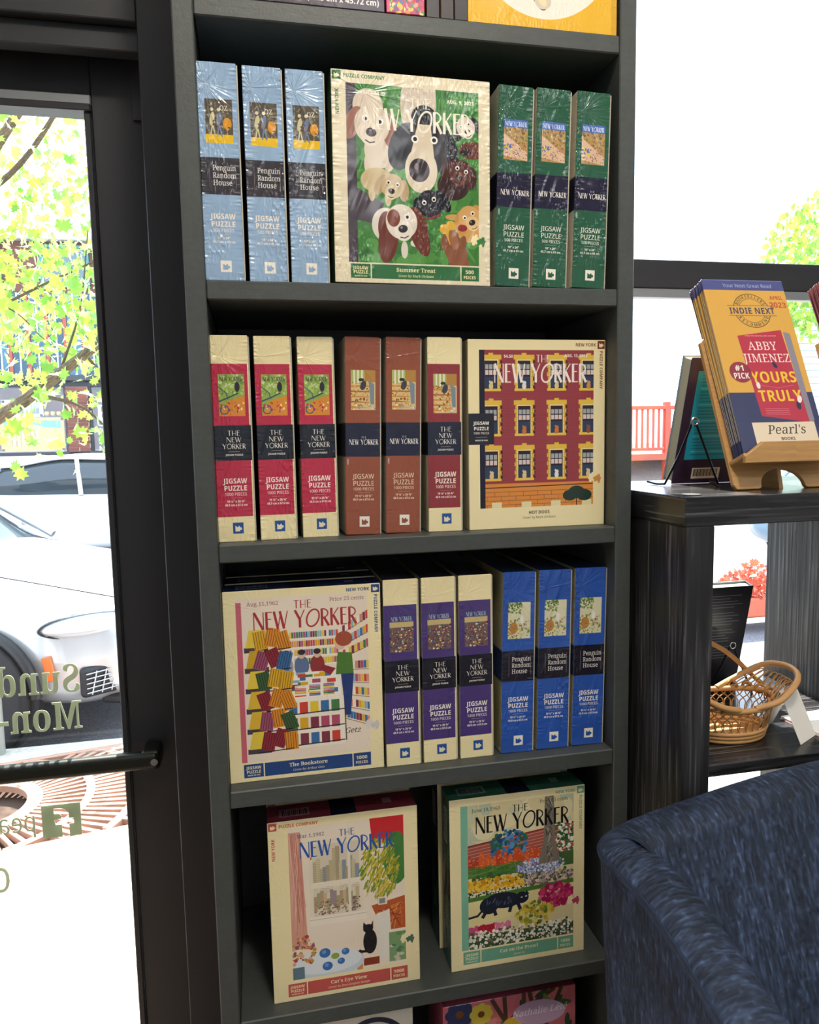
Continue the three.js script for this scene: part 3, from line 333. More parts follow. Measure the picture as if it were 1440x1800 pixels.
{
  const d = struct('door_1'); const z0 = -0.425, z1 = -0.385;
  span('stile', d, bronze, -0.183, -0.1, 0.016, 2.084, z0, z1); span('stile', d, bronze, -1.06, -0.978, 0.016, 2.084, z0, z1);
  span('top_rail', d, bronze, -0.978, -0.183, 2.015, 2.084, z0, z1); span('bottom_rail', d, bronze, -0.978, -0.183, 0.016, 0.22, z0, z1);
  span('glazing_bead', d, beadMat, -0.978, -0.183, 1.998, 2.014, -0.4, -0.379); span('glazing_bead', d, bronze, -0.978, -0.183, 1.987, 1.998, -0.41, -0.372);
  span('glazing_bead', d, bronze, -0.194, -0.184, 0.22, 1.99, -0.408, -0.378);
  span('glass', d, pane, -0.98, -0.18, 0.21, 2.0, -0.4075, -0.4045, 0);
  // push bar: flattened tube with a bracket and a screw at its end
  const bar = part('push_bar', merged([new RoundedBoxGeometry(0.888, 0.030, 0.024, 3, 0.010).translate(-0.573, 0.93, -0.342), new RoundedBoxGeometry(0.03, 0.034, 0.05, 3, 0.006).translate(-0.144, 0.93, -0.36), new RoundedBoxGeometry(0.05, 0.05, 0.05, 3, 0.006).translate(-1.015, 0.93, -0.36)]), mat(0x22241f, 0.35, { metalness: 0.5 }), d);
  part('screw', new THREE.CylinderGeometry(0.006, 0.006, 0.003, 16).rotateX(Math.PI / 2).translate(-0.137, 0.93, -0.3295), chrome, bar);
  part('strike_plate', cbox(0.02, 0.1, 0.01, 0.001).translate(-0.11, 2.03, -0.383), bronze, d);
  // lettering on the outside of the glass, so it reads backwards from within
  const film = mat(new THREE.Color().setRGB(0.36, 0.40, 0.27), 1, { transmission: 0.3, thickness: 0 });
  const put = (s, font, size, x, y) => { const g = letters(s, font, size, 0.0008); g.scale(-0.76, 1, 1); const ix = g.index; if (ix) { for (let i = 0; i < ix.count; i += 3) { const a = ix.getX(i); ix.setX(i, ix.getX(i + 1)); ix.setX(i + 1, a); } } g.computeVertexNormals(); const m = part('lettering', g, film, d); m.position.set(x, y, -0.4085); return m; };
  put('Sunday', fontSerif, 0.050, -0.262, 1.038); put('Mon-Sat', fontSerif, 0.050, -0.262, 0.972); put('pearlsbooks', fontSans, 0.036, -0.348, 0.795); put('o', fontSans, 0.06, -0.395, 0.69);
  const sq = new THREE.Shape(); sq.moveTo(-0.032, -0.03); sq.lineTo(0.032, -0.03); sq.lineTo(0.032, 0.03); sq.lineTo(-0.032, 0.03);
  const fh = new THREE.Path(); [[0.003, -0.0299], [0.003, -0.008], [0.013, -0.008], [0.013, 0.002], [0.003, 0.002], [0.003, 0.009], [-0.004, 0.012], [-0.013, 0.012], [-0.013, 0.022], [0.002, 0.022], [0.0, 0.022], [0.0105, 0.017], [0.014, 0.008]].slice(0, 0).forEach(() => 0);
  [[-0.004, -0.0298], [-0.016, -0.0298], [-0.016, -0.007], [-0.024, -0.007], [-0.024, 0.003], [-0.016, 0.003], [-0.016, 0.012], [-0.011, 0.02], [-0.002, 0.023], [0.008, 0.023], [0.008, 0.013], [0.0, 0.013], [-0.004, 0.009], [-0.004, 0.003], [0.008, 0.003], [0.006, -0.007], [-0.004, -0.007]].forEach(([a, b], i) => i ? fh.lineTo(-a - 0.004, b) : fh.moveTo(-a - 0.004, b));
  sq.holes.push(fh); const fm = part('lettering', new THREE.ExtrudeGeometry(sq, { depth: 0.0008, bevelEnabled: false }), film, d, 'olive square social media mark'); fm.position.set(-0.308, 0.808, -0.4085);
}
{
  const w = struct('window_1'); const z0 = -0.40, z1 = -0.34;
  span('frame', w, bronze, 0.56, 0.6, 0.32, 2.92, z0, z1); span('frame', w, bronze, 3.32, 3.38, 0.32, 2.92, z0, z1); span('frame', w, bronze, 0.6, 3.32, 2.87, 2.92, z0, z1); span('frame', w, bronze, 0.6, 3.32, 0.32, 0.37, z0, z1); span('mullion', w, bronze, 2.0, 2.06, 0.37, 2.87, z0, z1);
  span('transom', w, bronze, 0.6, 3.32, 1.733, 1.784, z0, z1 - 0.02 + 0.0); span('glazing_bead', w, beadMat, 0.6, 2.0, 1.716, 1.7325, -0.385, -0.362); 
  span('glass', w, pane, 0.6, 2.0, 0.37, 1.716, -0.3765, -0.3735, 0); span('glass', w, pane, 0.6, 2.0, 1.784, 2.87, -0.3765, -0.3735, 0); span('glass', w, pane, 2.06, 3.32, 0.37, 1.733, -0.3765, -0.3735, 0); span('glass', w, pane, 2.06, 3.32, 1.784, 2.87, -0.3765, -0.3735, 0);
  span('sill', w, mat(0xd8d4cb, 0.6), 0.56, 3.38, 0.32, 0.345, -0.338, -0.27);
}
{
  const w = struct('window_2'); const z0 = -0.40, z1 = -0.34;                // shop window on the far side of the door; its daylight falls on the armchair's side
  span('frame', w, bronze, -2.38, -2.32, 0.32, 2.92, z0, z1); span('frame', w, bronze, -1.31, -1.26, 0.32, 2.92, z0, z1); span('frame', w, bronze, -2.32, -1.31, 2.87, 2.92, z0, z1); span('frame', w, bronze, -2.32, -1.31, 0.32, 0.37, z0, z1); span('glass', w, pane, -2.32, -1.31, 0.37, 2.87, -0.3765, -0.3735, 0);
}
// ceiling panels: a diffuser that glows and an area light just below it
[[0.8, 2.3], [0.8, 3.7], [2.2, 2.3]].forEach(([x, z], i) => {
  const t = thing('ceiling_light', ['square ceiling light panel behind the camera', 'square ceiling light panel far behind the camera', 'square ceiling light panel right of the camera'][i], 'ceiling light', [x, 3.1, z]);
  part('frame', merged([[0, 0.31, 0.66, 0.04], [0, -0.31, 0.66, 0.04], [0.31, 0, 0.04, 0.58], [-0.31, 0, 0.04, 0.58]].map(([a, b, c, e]) => cbox(c, 0.03, e, 0.002).translate(a, -0.015, b))), white, t);
  part('diffuser', cbox(0.58, 0.006, 0.58, 0.0005).translate(0, -0.012, 0), mat(0xffffff, 0.8, { emissive: new THREE.Color().setRGB(0.95, 0.98, 1), emissiveIntensity: 2 }), t);
  const l = new THREE.RectAreaLight(new THREE.Color().setRGB(0.95, 0.98, 1), LAMP, 0.58, 0.58); l.position.set(x, 3.08, z); l.lookAt(x, 0, z); l.name = 'ceiling_light_glow'; scene.add(l);
});

// pendant lamp over the customer's shoulder: opal globe with its bulb's light inside
{
  const p = thing('pendant_lamp', 'opal globe pendant lamp hanging above the camera', 'lamp', [0.3, 2.88, 0.98]);
  part('globe', new THREE.SphereGeometry(0.09, 32, 20), mat(0xffffff, 0.5, { emissive: new THREE.Color().setRGB(1, 0.84, 0.62), emissiveIntensity: 4 }), p);
  part('cap', new THREE.CylinderGeometry(0.03, 0.045, 0.05, 20).translate(0, 0.105, 0), bronze, p); part('cord', rod([0, 0.12, 0], [0, 0.22, 0], 0.003), blackRubber, p);
  const l = new THREE.PointLight(new THREE.Color().setRGB(1, 0.91, 0.77), 4.5); l.position.set(0.3, 2.88, 0.98); l.castShadow = true; l.shadow.radius = 3.5; l.name = 'pendant_lamp_glow'; scene.add(l);
}

// ---------------------------------------------------------------- tall bookcase
const SH = [1.974, 1.656, 1.338, 1.02, 0.702, 0.384, 0.09], BT = 0.0225, BW = 0.53, BD = 0.262;
{
  const t = thing('bookcase', 'tall dark grey painted bookcase filled with puzzle boxes between door and window', 'bookcase', [0, 0, 0]);
  span('side_panel', t, paint, -0.0242, 0, 0, 2.62, -BD, 0); span('side_panel', t, paint, BW, BW + 0.0232, 0, 2.62, -BD, 0);
  span('back_panel', t, paint, 0, BW, 0.09, 2.58, -BD, -BD + 0.012);
  span('top_panel', t, paint, 0, BW, 2.58, 2.62, -BD, 0); span('shelf', t, paint, 0, BW, 2.292 - BT, 2.292, -BD + 0.012, 0);
  SH.forEach((y) => span('shelf', t, paint, 0.0005, BW - 0.0005, y - BT, y, -BD + 0.012, -0.0005));
  span('kick_board', t, paint, 0, BW, 0, 0.067, -0.03, -0.015);
}
// ---------------------------------------------------------------- puzzle boxes
const NAVY = flat(0x1f2233), CREAMY = flat(0xe6d9ba), KRAFT = mat(0xd8cdb4, 0.8);
// spine-out box: lid face to the left, tray to the right; origin under the middle of the spine, front at z = 0
const lidFace = (c, band) => printed(canvasTex(128, 160, (x, w, h) => { rect(x, c, 0, 0, w, h); rect(x, band, 0, h * 0.43, w, h * 0.17); }), filmFront, 0.0012);
const spineSide = { pale: lidFace('#857a5e', '#2a2b4a'), green: lidFace('#e3d8bf', '#22243a'), red: lidFace('#d9ccaa', '#22262f'), brown: lidFace('#e6dbc4', '#20243c'), maroon: lidFace('#e0d3b0', '#25293a'), purple: lidFace('#e0d3b0', '#20202a'), blue: lidFace('#b5ad84', '#1f3a6a') };
const spineTop = { pale: 0x93aecb, green: 0x2c5b44, red: 0xe6d9ba, brown: 0x935039, maroon: 0xe6d9ba, purple: 0x2b2433, blue: 0x22304f };
const spineMat = Object.fromEntries(Object.keys(SP).map((k) => [k, filmSpines.map((f) => printed(SP[k], f, k === 'brown' || k === 'purple' || k === 'maroon' ? 0.0014 : k === 'pale' ? 0.0036 : 0.0026, 0.14))])), topMat = Object.fromEntries(Object.keys(SP).map((k) => [k, flat(spineTop[k])]));
const trayMat = mat(0xb9b3a2, 0.5);
const protoSpine = {}; let boxCount = 0;
function spineBox(kind, W, H, D, [x, y, z], lean, label, group) {
  const o = thing('puzzle_box', label, 'puzzle box', [x, y, z], group), w = W - 0.0018;
  const key = kind + W + H; const g = protoSpine[key] ??= [cbox(w, H, D, 0.0007, true), cbox(0.0018, H - 0.002, D - 0.002, 0.0004)];
  const lid = part('lid', g[0], [topMat[kind], spineSide[kind], topMat[kind], topMat[kind], spineMat[kind][boxCount++ % 3], topMat[kind]], o); lid.position.set(-0.0009, H / 2, -D / 2);
  const tray = part('tray', g[1], trayMat, o); tray.position.set(W / 2 - 0.0009, H / 2 - 0.0005, -D / 2);
  o.rotation.z = lean; if (lean) { const s = lean < 0 ? 1 : -1; o.position.y += Math.abs(Math.sin(lean)) * W / 2; o.position.x += 0; }
  return o;
}
const P3 = ['leftmost', 'middle', 'rightmost'];
[0.0235, 0.0750, 0.1250].forEach((x, i) => spineBox('pale', 0.0465, 0.247, 0.199, [x, SH[1], -0.003 - (i ? 0.002 : 0)], 0, `pale blue spine-out puzzle box left of the dog box, ${P3[i]} of three`, 'pale blue puzzle boxes'));
[0.3835, 0.4345, 0.4895].forEach((x, i) => spineBox('green', 0.0475, 0.247, 0.199, [x, SH[1], -0.003], -0.03, `dark green spine-out puzzle box right of the dog box, ${P3[i]} of three`, 'dark green puzzle boxes'));
[0.0236, 0.0760, 0.1300].forEach((x, i) => spineBox('red', 0.047, 0.2575, 0.2, [x, SH[2], -0.027 - i * 0.004], 0, `red and cream spine-out puzzle box, ${P3[i]} of three`, 'red puzzle boxes'));
[0.1860, 0.2400].forEach((x, i) => spineBox('brown', 0.0475, 0.2575, 0.2, [x, SH[2], -0.035], -0.022, `brown spine-out puzzle box, ${i ? 'right' : 'left'} one of the pair`, 'brown puzzle boxes'));
spineBox('maroon', 0.0475, 0.2575, 0.2, [0.2975, SH[2], -0.031], -0.008, 'maroon spine-out puzzle box with cream ends beside the brick facade box', 'puzzle boxes on the second shelf');
[0.2320, 0.2840, 0.3360].forEach((x, i) => spineBox('purple', 0.0485, 0.258, 0.2, [x, SH[3], -0.023], 0, `purple spine-out puzzle box with cream ends, ${P3[i]} of three`, 'purple puzzle boxes'));
[0.3945, 0.4480, 0.5010].forEach((x, i) => spineBox('blue', 0.0485, 0.258, 0.2, [x, SH[3], -0.023], -0.02, `royal blue spine-out puzzle box, ${P3[i]} of three`, 'royal blue puzzle boxes'));
// face-out box: picture lid to the front, tray behind; origin under the middle of the front
const sides = { dogs: flat(0x2f6b3c), facade: flat(0xdccfab), shopfloor: printed(sideTex('#27345f', '#151726', 6)), windowcat: printed(sideTex('#7a2f38', '#16182a', 6)), gardencat: printed(sideTex('#2f5f4c', '#151a2a', 6)) };
const topsOf = (t) => printed(canvasTex(400, 96, (x, w, h) => { const [c, b] = t; rect(x, c, 0, 0, w, h); rect(x, b, w * 0.42, 0, w * 0.17, h); rect(x, 'rgba(225,220,210,0.35)', w * 0.08, h * 0.3, w * 0.2, h * 0.45); for (let i = 0; i < 14; i++) rect(x, '#2a2429', w * 0.1 + i * 5, h * 0.34, i % 3 ? 2 : 3, h * 0.36); rect(x, 'rgba(225,220,210,0.4)', w * 0.78, h * 0.3, w * 0.06, h * 0.3); }));
const tops = { dogs: sides.dogs, facade: sides.facade, shopfloor: topsOf(['#27345f', '#12142a']), windowcat: topsOf(['#7a2f38', '#16182a']), gardencat: topsOf(['#2f5f4c', '#151a2a']) };
const faceMat = Object.fromEntries(Object.keys(COVER).map((k) => [k, printed(COVER[k], k === 'dogs' ? filmLoose : filmFront, k === 'dogs' ? 0.0026 : k === 'facade' ? 0.0005 : 0.0013, 0.16)]));
function faceBox(kind, W, H, [x, y, z], lean, label, group) {
  const D = 0.049, o = thing('puzzle_box', label, 'puzzle box', [x, y, z], group);
  const lid = part('lid', cbox(W, H, D - 0.004, 0.0007, true), [sides[kind], sides[kind], tops[kind], tops[kind], faceMat[kind], KRAFT], o); lid.position.set(0, H / 2, -(D - 0.004) / 2);
  const tray = part('tray', cbox(W - 0.002, H - 0.002, 0.004, 0.0004), trayMat, o); tray.position.set(0, H / 2 - 0.0005, -D + 0.002);
  o.rotation.z = lean; if (lean) o.position.y += Math.abs(Math.sin(lean)) * W / 2; return o;
}
faceBox('dogs', 0.1985, 0.2485, [0.2535, SH[1], -0.001], -0.006, 'green puzzle box with many dogs looking up, on the top full shelf');
faceBox('facade', 0.1975, 0.2555, [0.4295, SH[2], -0.031], 0, 'cream puzzle box showing a red brick facade with dogs in windows');
faceBox('shopfloor', 0.2035, 0.2545, [0.1025, SH[3], -0.0245], 0, 'puzzle box with a bookshop interior, frontmost of its stack');
faceBox('shopfloor', 0.2035, 0.2545, [0.1040, SH[3], -0.0765], 0, 'dark topped puzzle box right behind the bookshop box', 'boxes behind the bookshop box');
faceBox('shopfloor', 0.2035, 0.2545, [0.1035, SH[3], -0.1280], 0, 'dark topped puzzle box at the back of the bookshop stack', 'boxes behind the bookshop box');
faceBox('windowcat', 0.2035, 0.2585, [0.1467, SH[4], -0.0235], 0, 'puzzle box with a black cat at a city window, red caption bar');
faceBox('windowcat', 0.2035, 0.2585, [0.1467, SH[4], -0.0755], 0, 'maroon sided puzzle box behind the black cat window box');
faceBox('gardencat', 0.2035, 0.2575, [0.3967, SH[4], -0.0255], 0, 'puzzle box with a cat prowling past garden flowers, green caption bar');
faceBox('gardencat', 0.2035, 0.2575, [0.3925, SH[4], -0.0775], 0, 'dark green puzzle box right behind the garden cat box');
// top row, of which only the bottoms show
function plainBox(W, H, D, [x, y, z], mats, label, b = 0.0007) {
  const o = thing('puzzle_box', label, 'puzzle box', [x, y, z]); const lid = part('lid', cbox(W, H, D - 0.004, b, true), mats, o); lid.position.set(0, H / 2, -(D - 0.004) / 2);
  const tray = part('tray', cbox(W - 0.002, H - 0.002, 0.004, 0.0004), trayMat, o); tray.position.set(0, H / 2 - 0.0005, -D + 0.002); return o;
}
const six = (side, front) => [side, side, side, side, front, side];
plainBox(0.222, 0.22, 0.055, [0.112, SH[0], -0.001], six(flat(0x2e2233), printed(canvasTex(640, 634, (x, w, h) => { rect(x, '#35283c', 0, 0, w, h); dabs(x, w, h, 90, ['#4c3a56', '#8a3a5a', '#2c2238', '#5a4a6a', '#b0506a'], 8, 34, 0, 0.9); rect(x, '#3a2f40', 0, h * 0.93, w, h * 0.07); txt(x, '(65.5 cm x 45.72 cm)', w * 0.97, h * 0.958, 26, '#efe8e2', 'bold', 'sans-serif', 'right'); }), filmFront, 0.0004)), 'dark purple puzzle box with measurements printed along its lower edge, top shelf');
plainBox(0.047, 0.21, 0.18, [0.2485, SH[0], 0], six(flat(0xc9385f), printed(canvasTex(160, 700, (x, w, h) => { rect(x, '#b52f55', 0, 0, w, h); dabs(x, w, h, 700, ['#e0b52c', '#c9303a', '#3f8a4a', '#d9752c', '#efd98a', '#3a6aa8', '#e88aa3', '#7a2f6a'], 7, 13); rect(x, '#c9406a', 0, 0, 14, h); }), filmSpine, 0.0004)), 'narrow puzzle box printed with coloured sweets on the top shelf');
[0.2830, 0.3010, 0.3185].forEach((x, i) => plainBox(0.0165, 0.2, 0.17, [x, SH[0], -0.002], six(mat(i === 1 ? 0xb98a3a : 0x8a6a34, 0.4), mat(i === 1 ? 0x2c1d1c : 0x231a1f, 0.35)), `slim dark brown box with gilt edge on top shelf, ${P3[i]} of three`));
plainBox(0.199, 0.21, 0.05, [0.4270, SH[0], -0.003], six(flat(0xd9a82c), printed(canvasTex(512, 540, (x, w, h) => { rect(x, '#e3b02e', 0, 0, w, h); ell(x, '#ece4d6', w * 0.5, h * 0.5, w * 0.47); for (let i = 0; i < 64; i++) { const a = rr(0, 6.3), q = Math.sqrt(rnd()) * 0.4, X = w * (0.5 + q * Math.cos(a)), Y = h * (0.5 + q * Math.sin(a)), r = rr(12, 34); ell(x, pick(['#8a4a34', '#b5643a', '#6a3a34', '#d9a86a', '#93713f', '#c9422f', '#6f7a4a', '#cfc3b0']), X, Y, r, r * rr(0.5, 0.9), rr(0, 3)); ell(x, pick(['#a9623a', '#d9c08a', '#5a3430', '#e6d2a8']), X, Y, r * 0.6, r * 0.4, rr(0, 3)); } rect(x, '#d0a02a', w * 0.96, 0, w * 0.04, h); }))), 'yellow puzzle box with a round plate of food, top shelf right');
// bottom row, of which only the tops show
plainBox(0.15, 0.2755, 0.06, [0.163, SH[5], -0.03], six(flat(0xe0d8c8), printed(canvasTex(300, 540, (x, w, h) => { rect(x, '#e6ddcc', 0, 0, w, h); ell(x, '#2a2f46', w * 0.62, h * 0.22, w * 0.34); ell(x, '#d9d2c6', w * 0.62, h * 0.22, w * 0.29); ell(x, '#343a54', w * 0.62, h * 0.24, w * 0.22); }))), 'white puzzle box with a dark round emblem on the bottom shelf');
plainBox(0.205, 0.262, 0.1, [0.385, SH[5], -0.03], six(flat(0xb5586a), printed(canvasTex(512, 660, (x, w, h) => { rect(x, '#d0707a', 0, 0, w, h); dabs(x, w, h, 60, ['#c25f6c', '#dd8a8a', '#d67a70'], 20, 60); for (let i = 0; i < 7; i++) line(x, '#5a4034', 16, [rr(0, w), h], [rr(0, w), h * rr(0.3, 0.6)], [rr(0, w), 0]); for (let i = 0; i < 60; i++) ell(x, pick(['#4a6a3a', '#6f8a4a', '#39523a']), rr(0, w), rr(0, h), 26, 10, rr(0, 3)); for (const [a, b, r, c] of [[0.12, 0.06, 44, '#3a3f66'], [0.5, 0.3, 90, '#d9b23a'], [0.28, 0.08, 36, '#d9c24a'], [0.9, 0.4, 50, '#3f7a66'], [0.2, 0.5, 60, '#b53a4a'], [0.8, 0.7, 70, '#e0a23a']]) { ell(x, c, w * a, h * b, r); for (let k = 0; k < 8; k++) ell(x, c, w * a + r * 0.8 * Math.cos(k * 0.8), h * b + r * 0.8 * Math.sin(k * 0.8), r * 0.45); ell(x, '#7a4a2a', w * a, h * b, r * 0.35); } ell(x, '#c9a8c4', w * 0.72, h * 0.13, w * 0.2, h * 0.075, 0.1); txt(x, 'Nathalie Lété', w * 0.72, h * 0.12, 34, '#f3ecf0', 'italic', 'serif'); }))), 'pink floral puzzle box with a lilac oval on the bottom shelf');

// ---------------------------------------------------------------- low open-backed bookcase under the window
const LX = 0.564, LZ0 = -0.184, LZ1 = 0.115, LT = 1.386, LS = 1.037;
{
  const t = thing('low_bookcase', 'dark wood grain open backed bookcase standing before the window', 'bookcase');
  span('top_panel', t, grainH, LX - 0.001, 2.2, 1.349, LT, LZ0, LZ1, 0.001);
  span('side_panel', t, grainV, LX, 0.604, 0, 1.349, LZ0, LZ1, 0.001); span('divider', t, grainV, 0.91, 0.945, 0.06, 1.349, LZ0, LZ1 - 0.004, 0.001); span('divider', t, grainV, 1.26, 1.295, 0.06, 1.349, LZ0, LZ1 - 0.004, 0.001); span('divider', t, grainV, 1.61, 1.645, 0.06, 1.349, LZ0, LZ1 - 0.004, 0.001); span('side_panel', t, grainV, 2.16, 2.2, 0, 1.349, LZ0, LZ1, 0.001);
  for (const [a, b] of [[0.604, 0.91], [0.945, 1.26], [1.295, 1.61], [1.645, 2.16]]) for (const y of [LS, 0.71, 0.39, 0.08]) span('shelf', t, grainH, a, b, y - 0.016, y, LZ0, LZ1 - 0.003, 0.001);
  part('cable_grommet', new THREE.CylinderGeometry(0.012, 0.012, 0.001, 20).translate(0.59, LT + 0.0005, 0.085), blackRubber, t);
}
// wooden brochure easel; local frame: base centre, faces +z
const beech = mat(0xc79a62, 0.45, { map: rep(dataTex(256, 256, (u, v) => { const t = 0.88 + 0.1 * NG(u * 4, v * 64) + 0.05 * NG(u * 16, v * 128 % 64); return [t, t * 0.98, t * 0.94]; }, true), 6, 6) });
const TILT = 0.40;
function easel(label, pos) {
  const o = thing('brochure_easel', label, 'easel', pos, 'wooden brochure easels'), w = 0.15;
  const up = (g) => g.rotateX(-TILT);
  // back plate with an arch cut in its foot
  const s = new THREE.Shape(); s.moveTo(-w / 2 + 0.004, 0); s.lineTo(-0.040, 0); s.quadraticCurveTo(-0.035, 0, -0.034, 0.004); s.absellipse(0, 0.004, 0.034, 0.024, Math.PI, 0, true); s.quadraticCurveTo(0.035, 0, 0.040, 0); s.lineTo(w / 2 - 0.004, 0); s.lineTo(w / 2, 0.006); s.lineTo(w / 2, 0.22); s.lineTo(w / 2 - 0.012, 0.232); s.lineTo(-w / 2 + 0.012, 0.232); s.lineTo(-w / 2, 0.22); s.lineTo(-w / 2, 0.006);
  part('back_plate', up(new THREE.ExtrudeGeometry(s, { depth: 0.005, bevelEnabled: true, bevelSize: 0.0008, bevelThickness: 0.0008, bevelSegments: 1, curveSegments: 20 })), beech, o);
  part('ledge', up(cbox(w, 0.0055, 0.034, 0.001).translate(0, 0.036, 0.022)), beech, o);
  const lip = new THREE.Shape(); lip.moveTo(-w / 2, 0); lip.lineTo(w / 2, 0); lip.lineTo(w / 2, 0.008); lip.lineTo(w / 2 - 0.026, 0.026); lip.lineTo(-w / 2 + 0.026, 0.026); lip.lineTo(-w / 2, 0.008);
  part('front_lip', up(new THREE.ExtrudeGeometry(lip, { depth: 0.005, bevelEnabled: true, bevelSize: 0.0008, bevelThickness: 0.0008, bevelSegments: 1 }).rotateX(0.35).translate(0, 0.027, 0.034)), beech, o);
  part('prop_leg', extr([[0, 0], [-0.075, 0], [-0.035, 0.13], [-0.032, 0.13]], 0.006).rotateY(-Math.PI / 2).translate(0.003, 0, 0), beech, o).geometry.computeVertexNormals();
  return o;
}
const EP = [0.7515, LT, 0.046];
easel('beech brochure easel holding the yellow leaflets on the low bookcase', EP); easel('beech brochure easel cut off by the right edge of the photo', [EP[0] + 0.192, LT, 0.047]);
const flyer = canvasTex(512, 1120, (x, w, h) => {
  rect(x, '#d9a548', 0, 0, w, h); rect(x, '#4a4f86', 0, 0, w, h * 0.062); txt(x, 'Your Next Great Read', w * 0.55, h * 0.034, 32, '#aab2d6', '', 'sans-serif');
  rect(x, '#34395f', 0, h * 0.66, w, h * 0.34); x.strokeStyle = '#5a4a2c'; x.lineWidth = 5; x.beginPath(); x.arc(w * 0.53, h * 0.185, 112, 0, 7); x.stroke(); x.lineWidth = 3; x.beginPath(); x.arc(w * 0.53, h * 0.185, 80, 0, 7); x.stroke();
  const ring = (s, a0, a1, flip) => [...s].forEach((c, i) => { const a = a0 + (a1 - a0) * i / (s.length - 1); x.save(); x.translate(w * 0.53 + 96 * Math.cos(a), h * 0.185 + 96 * Math.sin(a)); x.rotate(a + (flip ? -1 : 1) * Math.PI / 2); txt(x, c, 0, 0, 26, '#5a4a2c'); x.restore(); });
  ring('BOOKSELLERS', Math.PI * 1.16, Math.PI * 1.84, false); ring('RECOMMEND', Math.PI * 0.84, Math.PI * 0.16, true);
  rect(x, '#d9a548', w * 0.26, h * 0.155, w * 0.54, h * 0.06); line(x, '#34395f', 3, [w * 0.24, h * 0.155], [w * 0.82, h * 0.155]); line(x, '#34395f', 3, [w * 0.24, h * 0.215], [w * 0.82, h * 0.215]); txt(x, 'INDIE NEXT', w * 0.53, h * 0.187, 58, '#34395f', 'bold', 'sans-serif', 'center', 285);
  txt(x, 'APRIL', w * 0.87, h * 0.105, 34, '#b5402f', 'bold', 'sans-serif', 'center', 84); txt(x, '2023', w * 0.87, h * 0.15, 50, '#b5402f', 'bold', 'sans-serif', 'center', 108);
  // the book pictured on the leaflet
  poly(x, '#8a8490', [[w * 0.84, h * 0.31], [w * 0.92, h * 0.32], [w * 0.93, h * 0.82], [w * 0.86, h * 0.83]]); poly(x, '#b52f45', [[w * 0.27, h * 0.335], [w * 0.82, h * 0.3], [w * 0.87, h * 0.83], [w * 0.32, h * 0.79]]);
  txt(x, 'FROM THE BESTSELLING AUTHOR', w * 0.55, h * 0.335, 13, '#e8b9b5', '', 'sans-serif'); txt(x, 'ABBY', w * 0.54, h * 0.395, 74, '#f2dfd6', '', 'serif', 'center', 180); txt(x, 'JIMENEZ', w * 0.56, h * 0.465, 74, '#f2dfd6', '', 'serif', 'center', 290); txt(x, 'YOURS', w * 0.58, h * 0.575, 96, '#e8c22e', 'bold', 'sans-serif', 'center', 280); txt(x, 'TRULY', w * 0.6, h * 0.68, 96, '#e8c22e', 'bold', 'sans-serif', 'center', 265);
  ell(x, '#2a2c46', w * 0.63, h * 0.505, 12, 22, -0.4); ell(x, '#2a2c46', w * 0.79, h * 0.735, 14, 26); ell(x, '#e6e2da', w * 0.82, h * 0.7, 14, 24, 0.3); ell(x, '#e6ded4', w * 0.37, h * 0.62, 12, 22); line(x, '#d98a94', 2, [w * 0.4, h * 0.62], [w * 0.6, h * 0.635], [w * 0.8, h * 0.62]); for (let i = 0; i < 4; i++) line(x, '#d98a94', 2, [w * 0.38, h * (0.75 + i * 0.01)], [w * 0.66, h * (0.753 + i * 0.01)]);
  ell(x, '#8d2f3f', w * 0.2, h * 0.545, 66); txt(x, '#1', w * 0.2, h * 0.522, 50, '#f2e6dc'); txt(x, 'PICK', w * 0.2, h * 0.566, 50, '#f2e6dc', 'bold', 'sans-serif', 'center', 96);
  rect(x, '#e0cfb4', w * 0.18, h * 0.825, w * 0.74, h * 0.175); txt(x, "Pearl's", w * 0.56, h * 0.865, 74, '#2b2420', 'italic', 'serif'); txt(x, 'BOOKS', w * 0.56, h * 0.915, 26, '#2b2420');
});
const edgeTex = canvasTex(64, 512, (x, w, h) => { rect(x, '#d9b878', 0, 0, w, h); rect(x, '#4a4f86', 0, 0, w, h * 0.07); rect(x, '#34395f', 0, h * 0.66, w, h * 0.34); rect(x, '#e0d2b4', w * 0.3, h * 0.1, w * 0.6, h * 0.82); });
const leafFront = mat(0xffffff, 0.35, { map: flyer }), leafEdge = mat(0xffffff, 0.6, { map: edgeTex }), leafTop = mat(0xd8cfc0, 0.7), leafBack = mat(0xc99a4a, 0.5);
function leaflets(pos, n, label, front, edge, group) {
  const W = 0.131, H = 0.270, T = 0.0021, g = cbox(W, H, T * 0.86, 0.0004, true);
  for (let k = 0; k < n; k++) {
    const o = thing('leaflet', k === n - 1 ? label[0] : label[1], 'leaflet', pos, group);
    // spread slightly at the top as folded paper does
    const m = new THREE.Group(); const b = part('sheet', g, [edge, edge, leafTop, leafTop, front, leafBack], o);
    b.position.set(-0.004 + rr(-0.001, 0.001), H / 2, 0); b.rotation.set(0, 0, rr(-0.004, 0.004));
    const back = (n - 1 - k);
    o.rotation.x = -TILT - back * 0.004; const dz = 0.0315 - back * T - 0.0012, dy = 0.0375 + rr(-0.0003, 0.0003);
    o.position.set(pos[0], pos[1] + dy * Math.cos(TILT) + dz * Math.sin(TILT), pos[2] - dy * Math.sin(TILT) + dz * Math.cos(TILT));
  }
}
leaflets(EP, 11, ['front yellow leaflet with a pictured red book on the beech easel', 'yellow leaflet filed behind the front one on the beech easel'], leafFront, leafEdge, 'leaflets on the beech easel');
const redLeaf = mat(0x7a3448, 0.4);
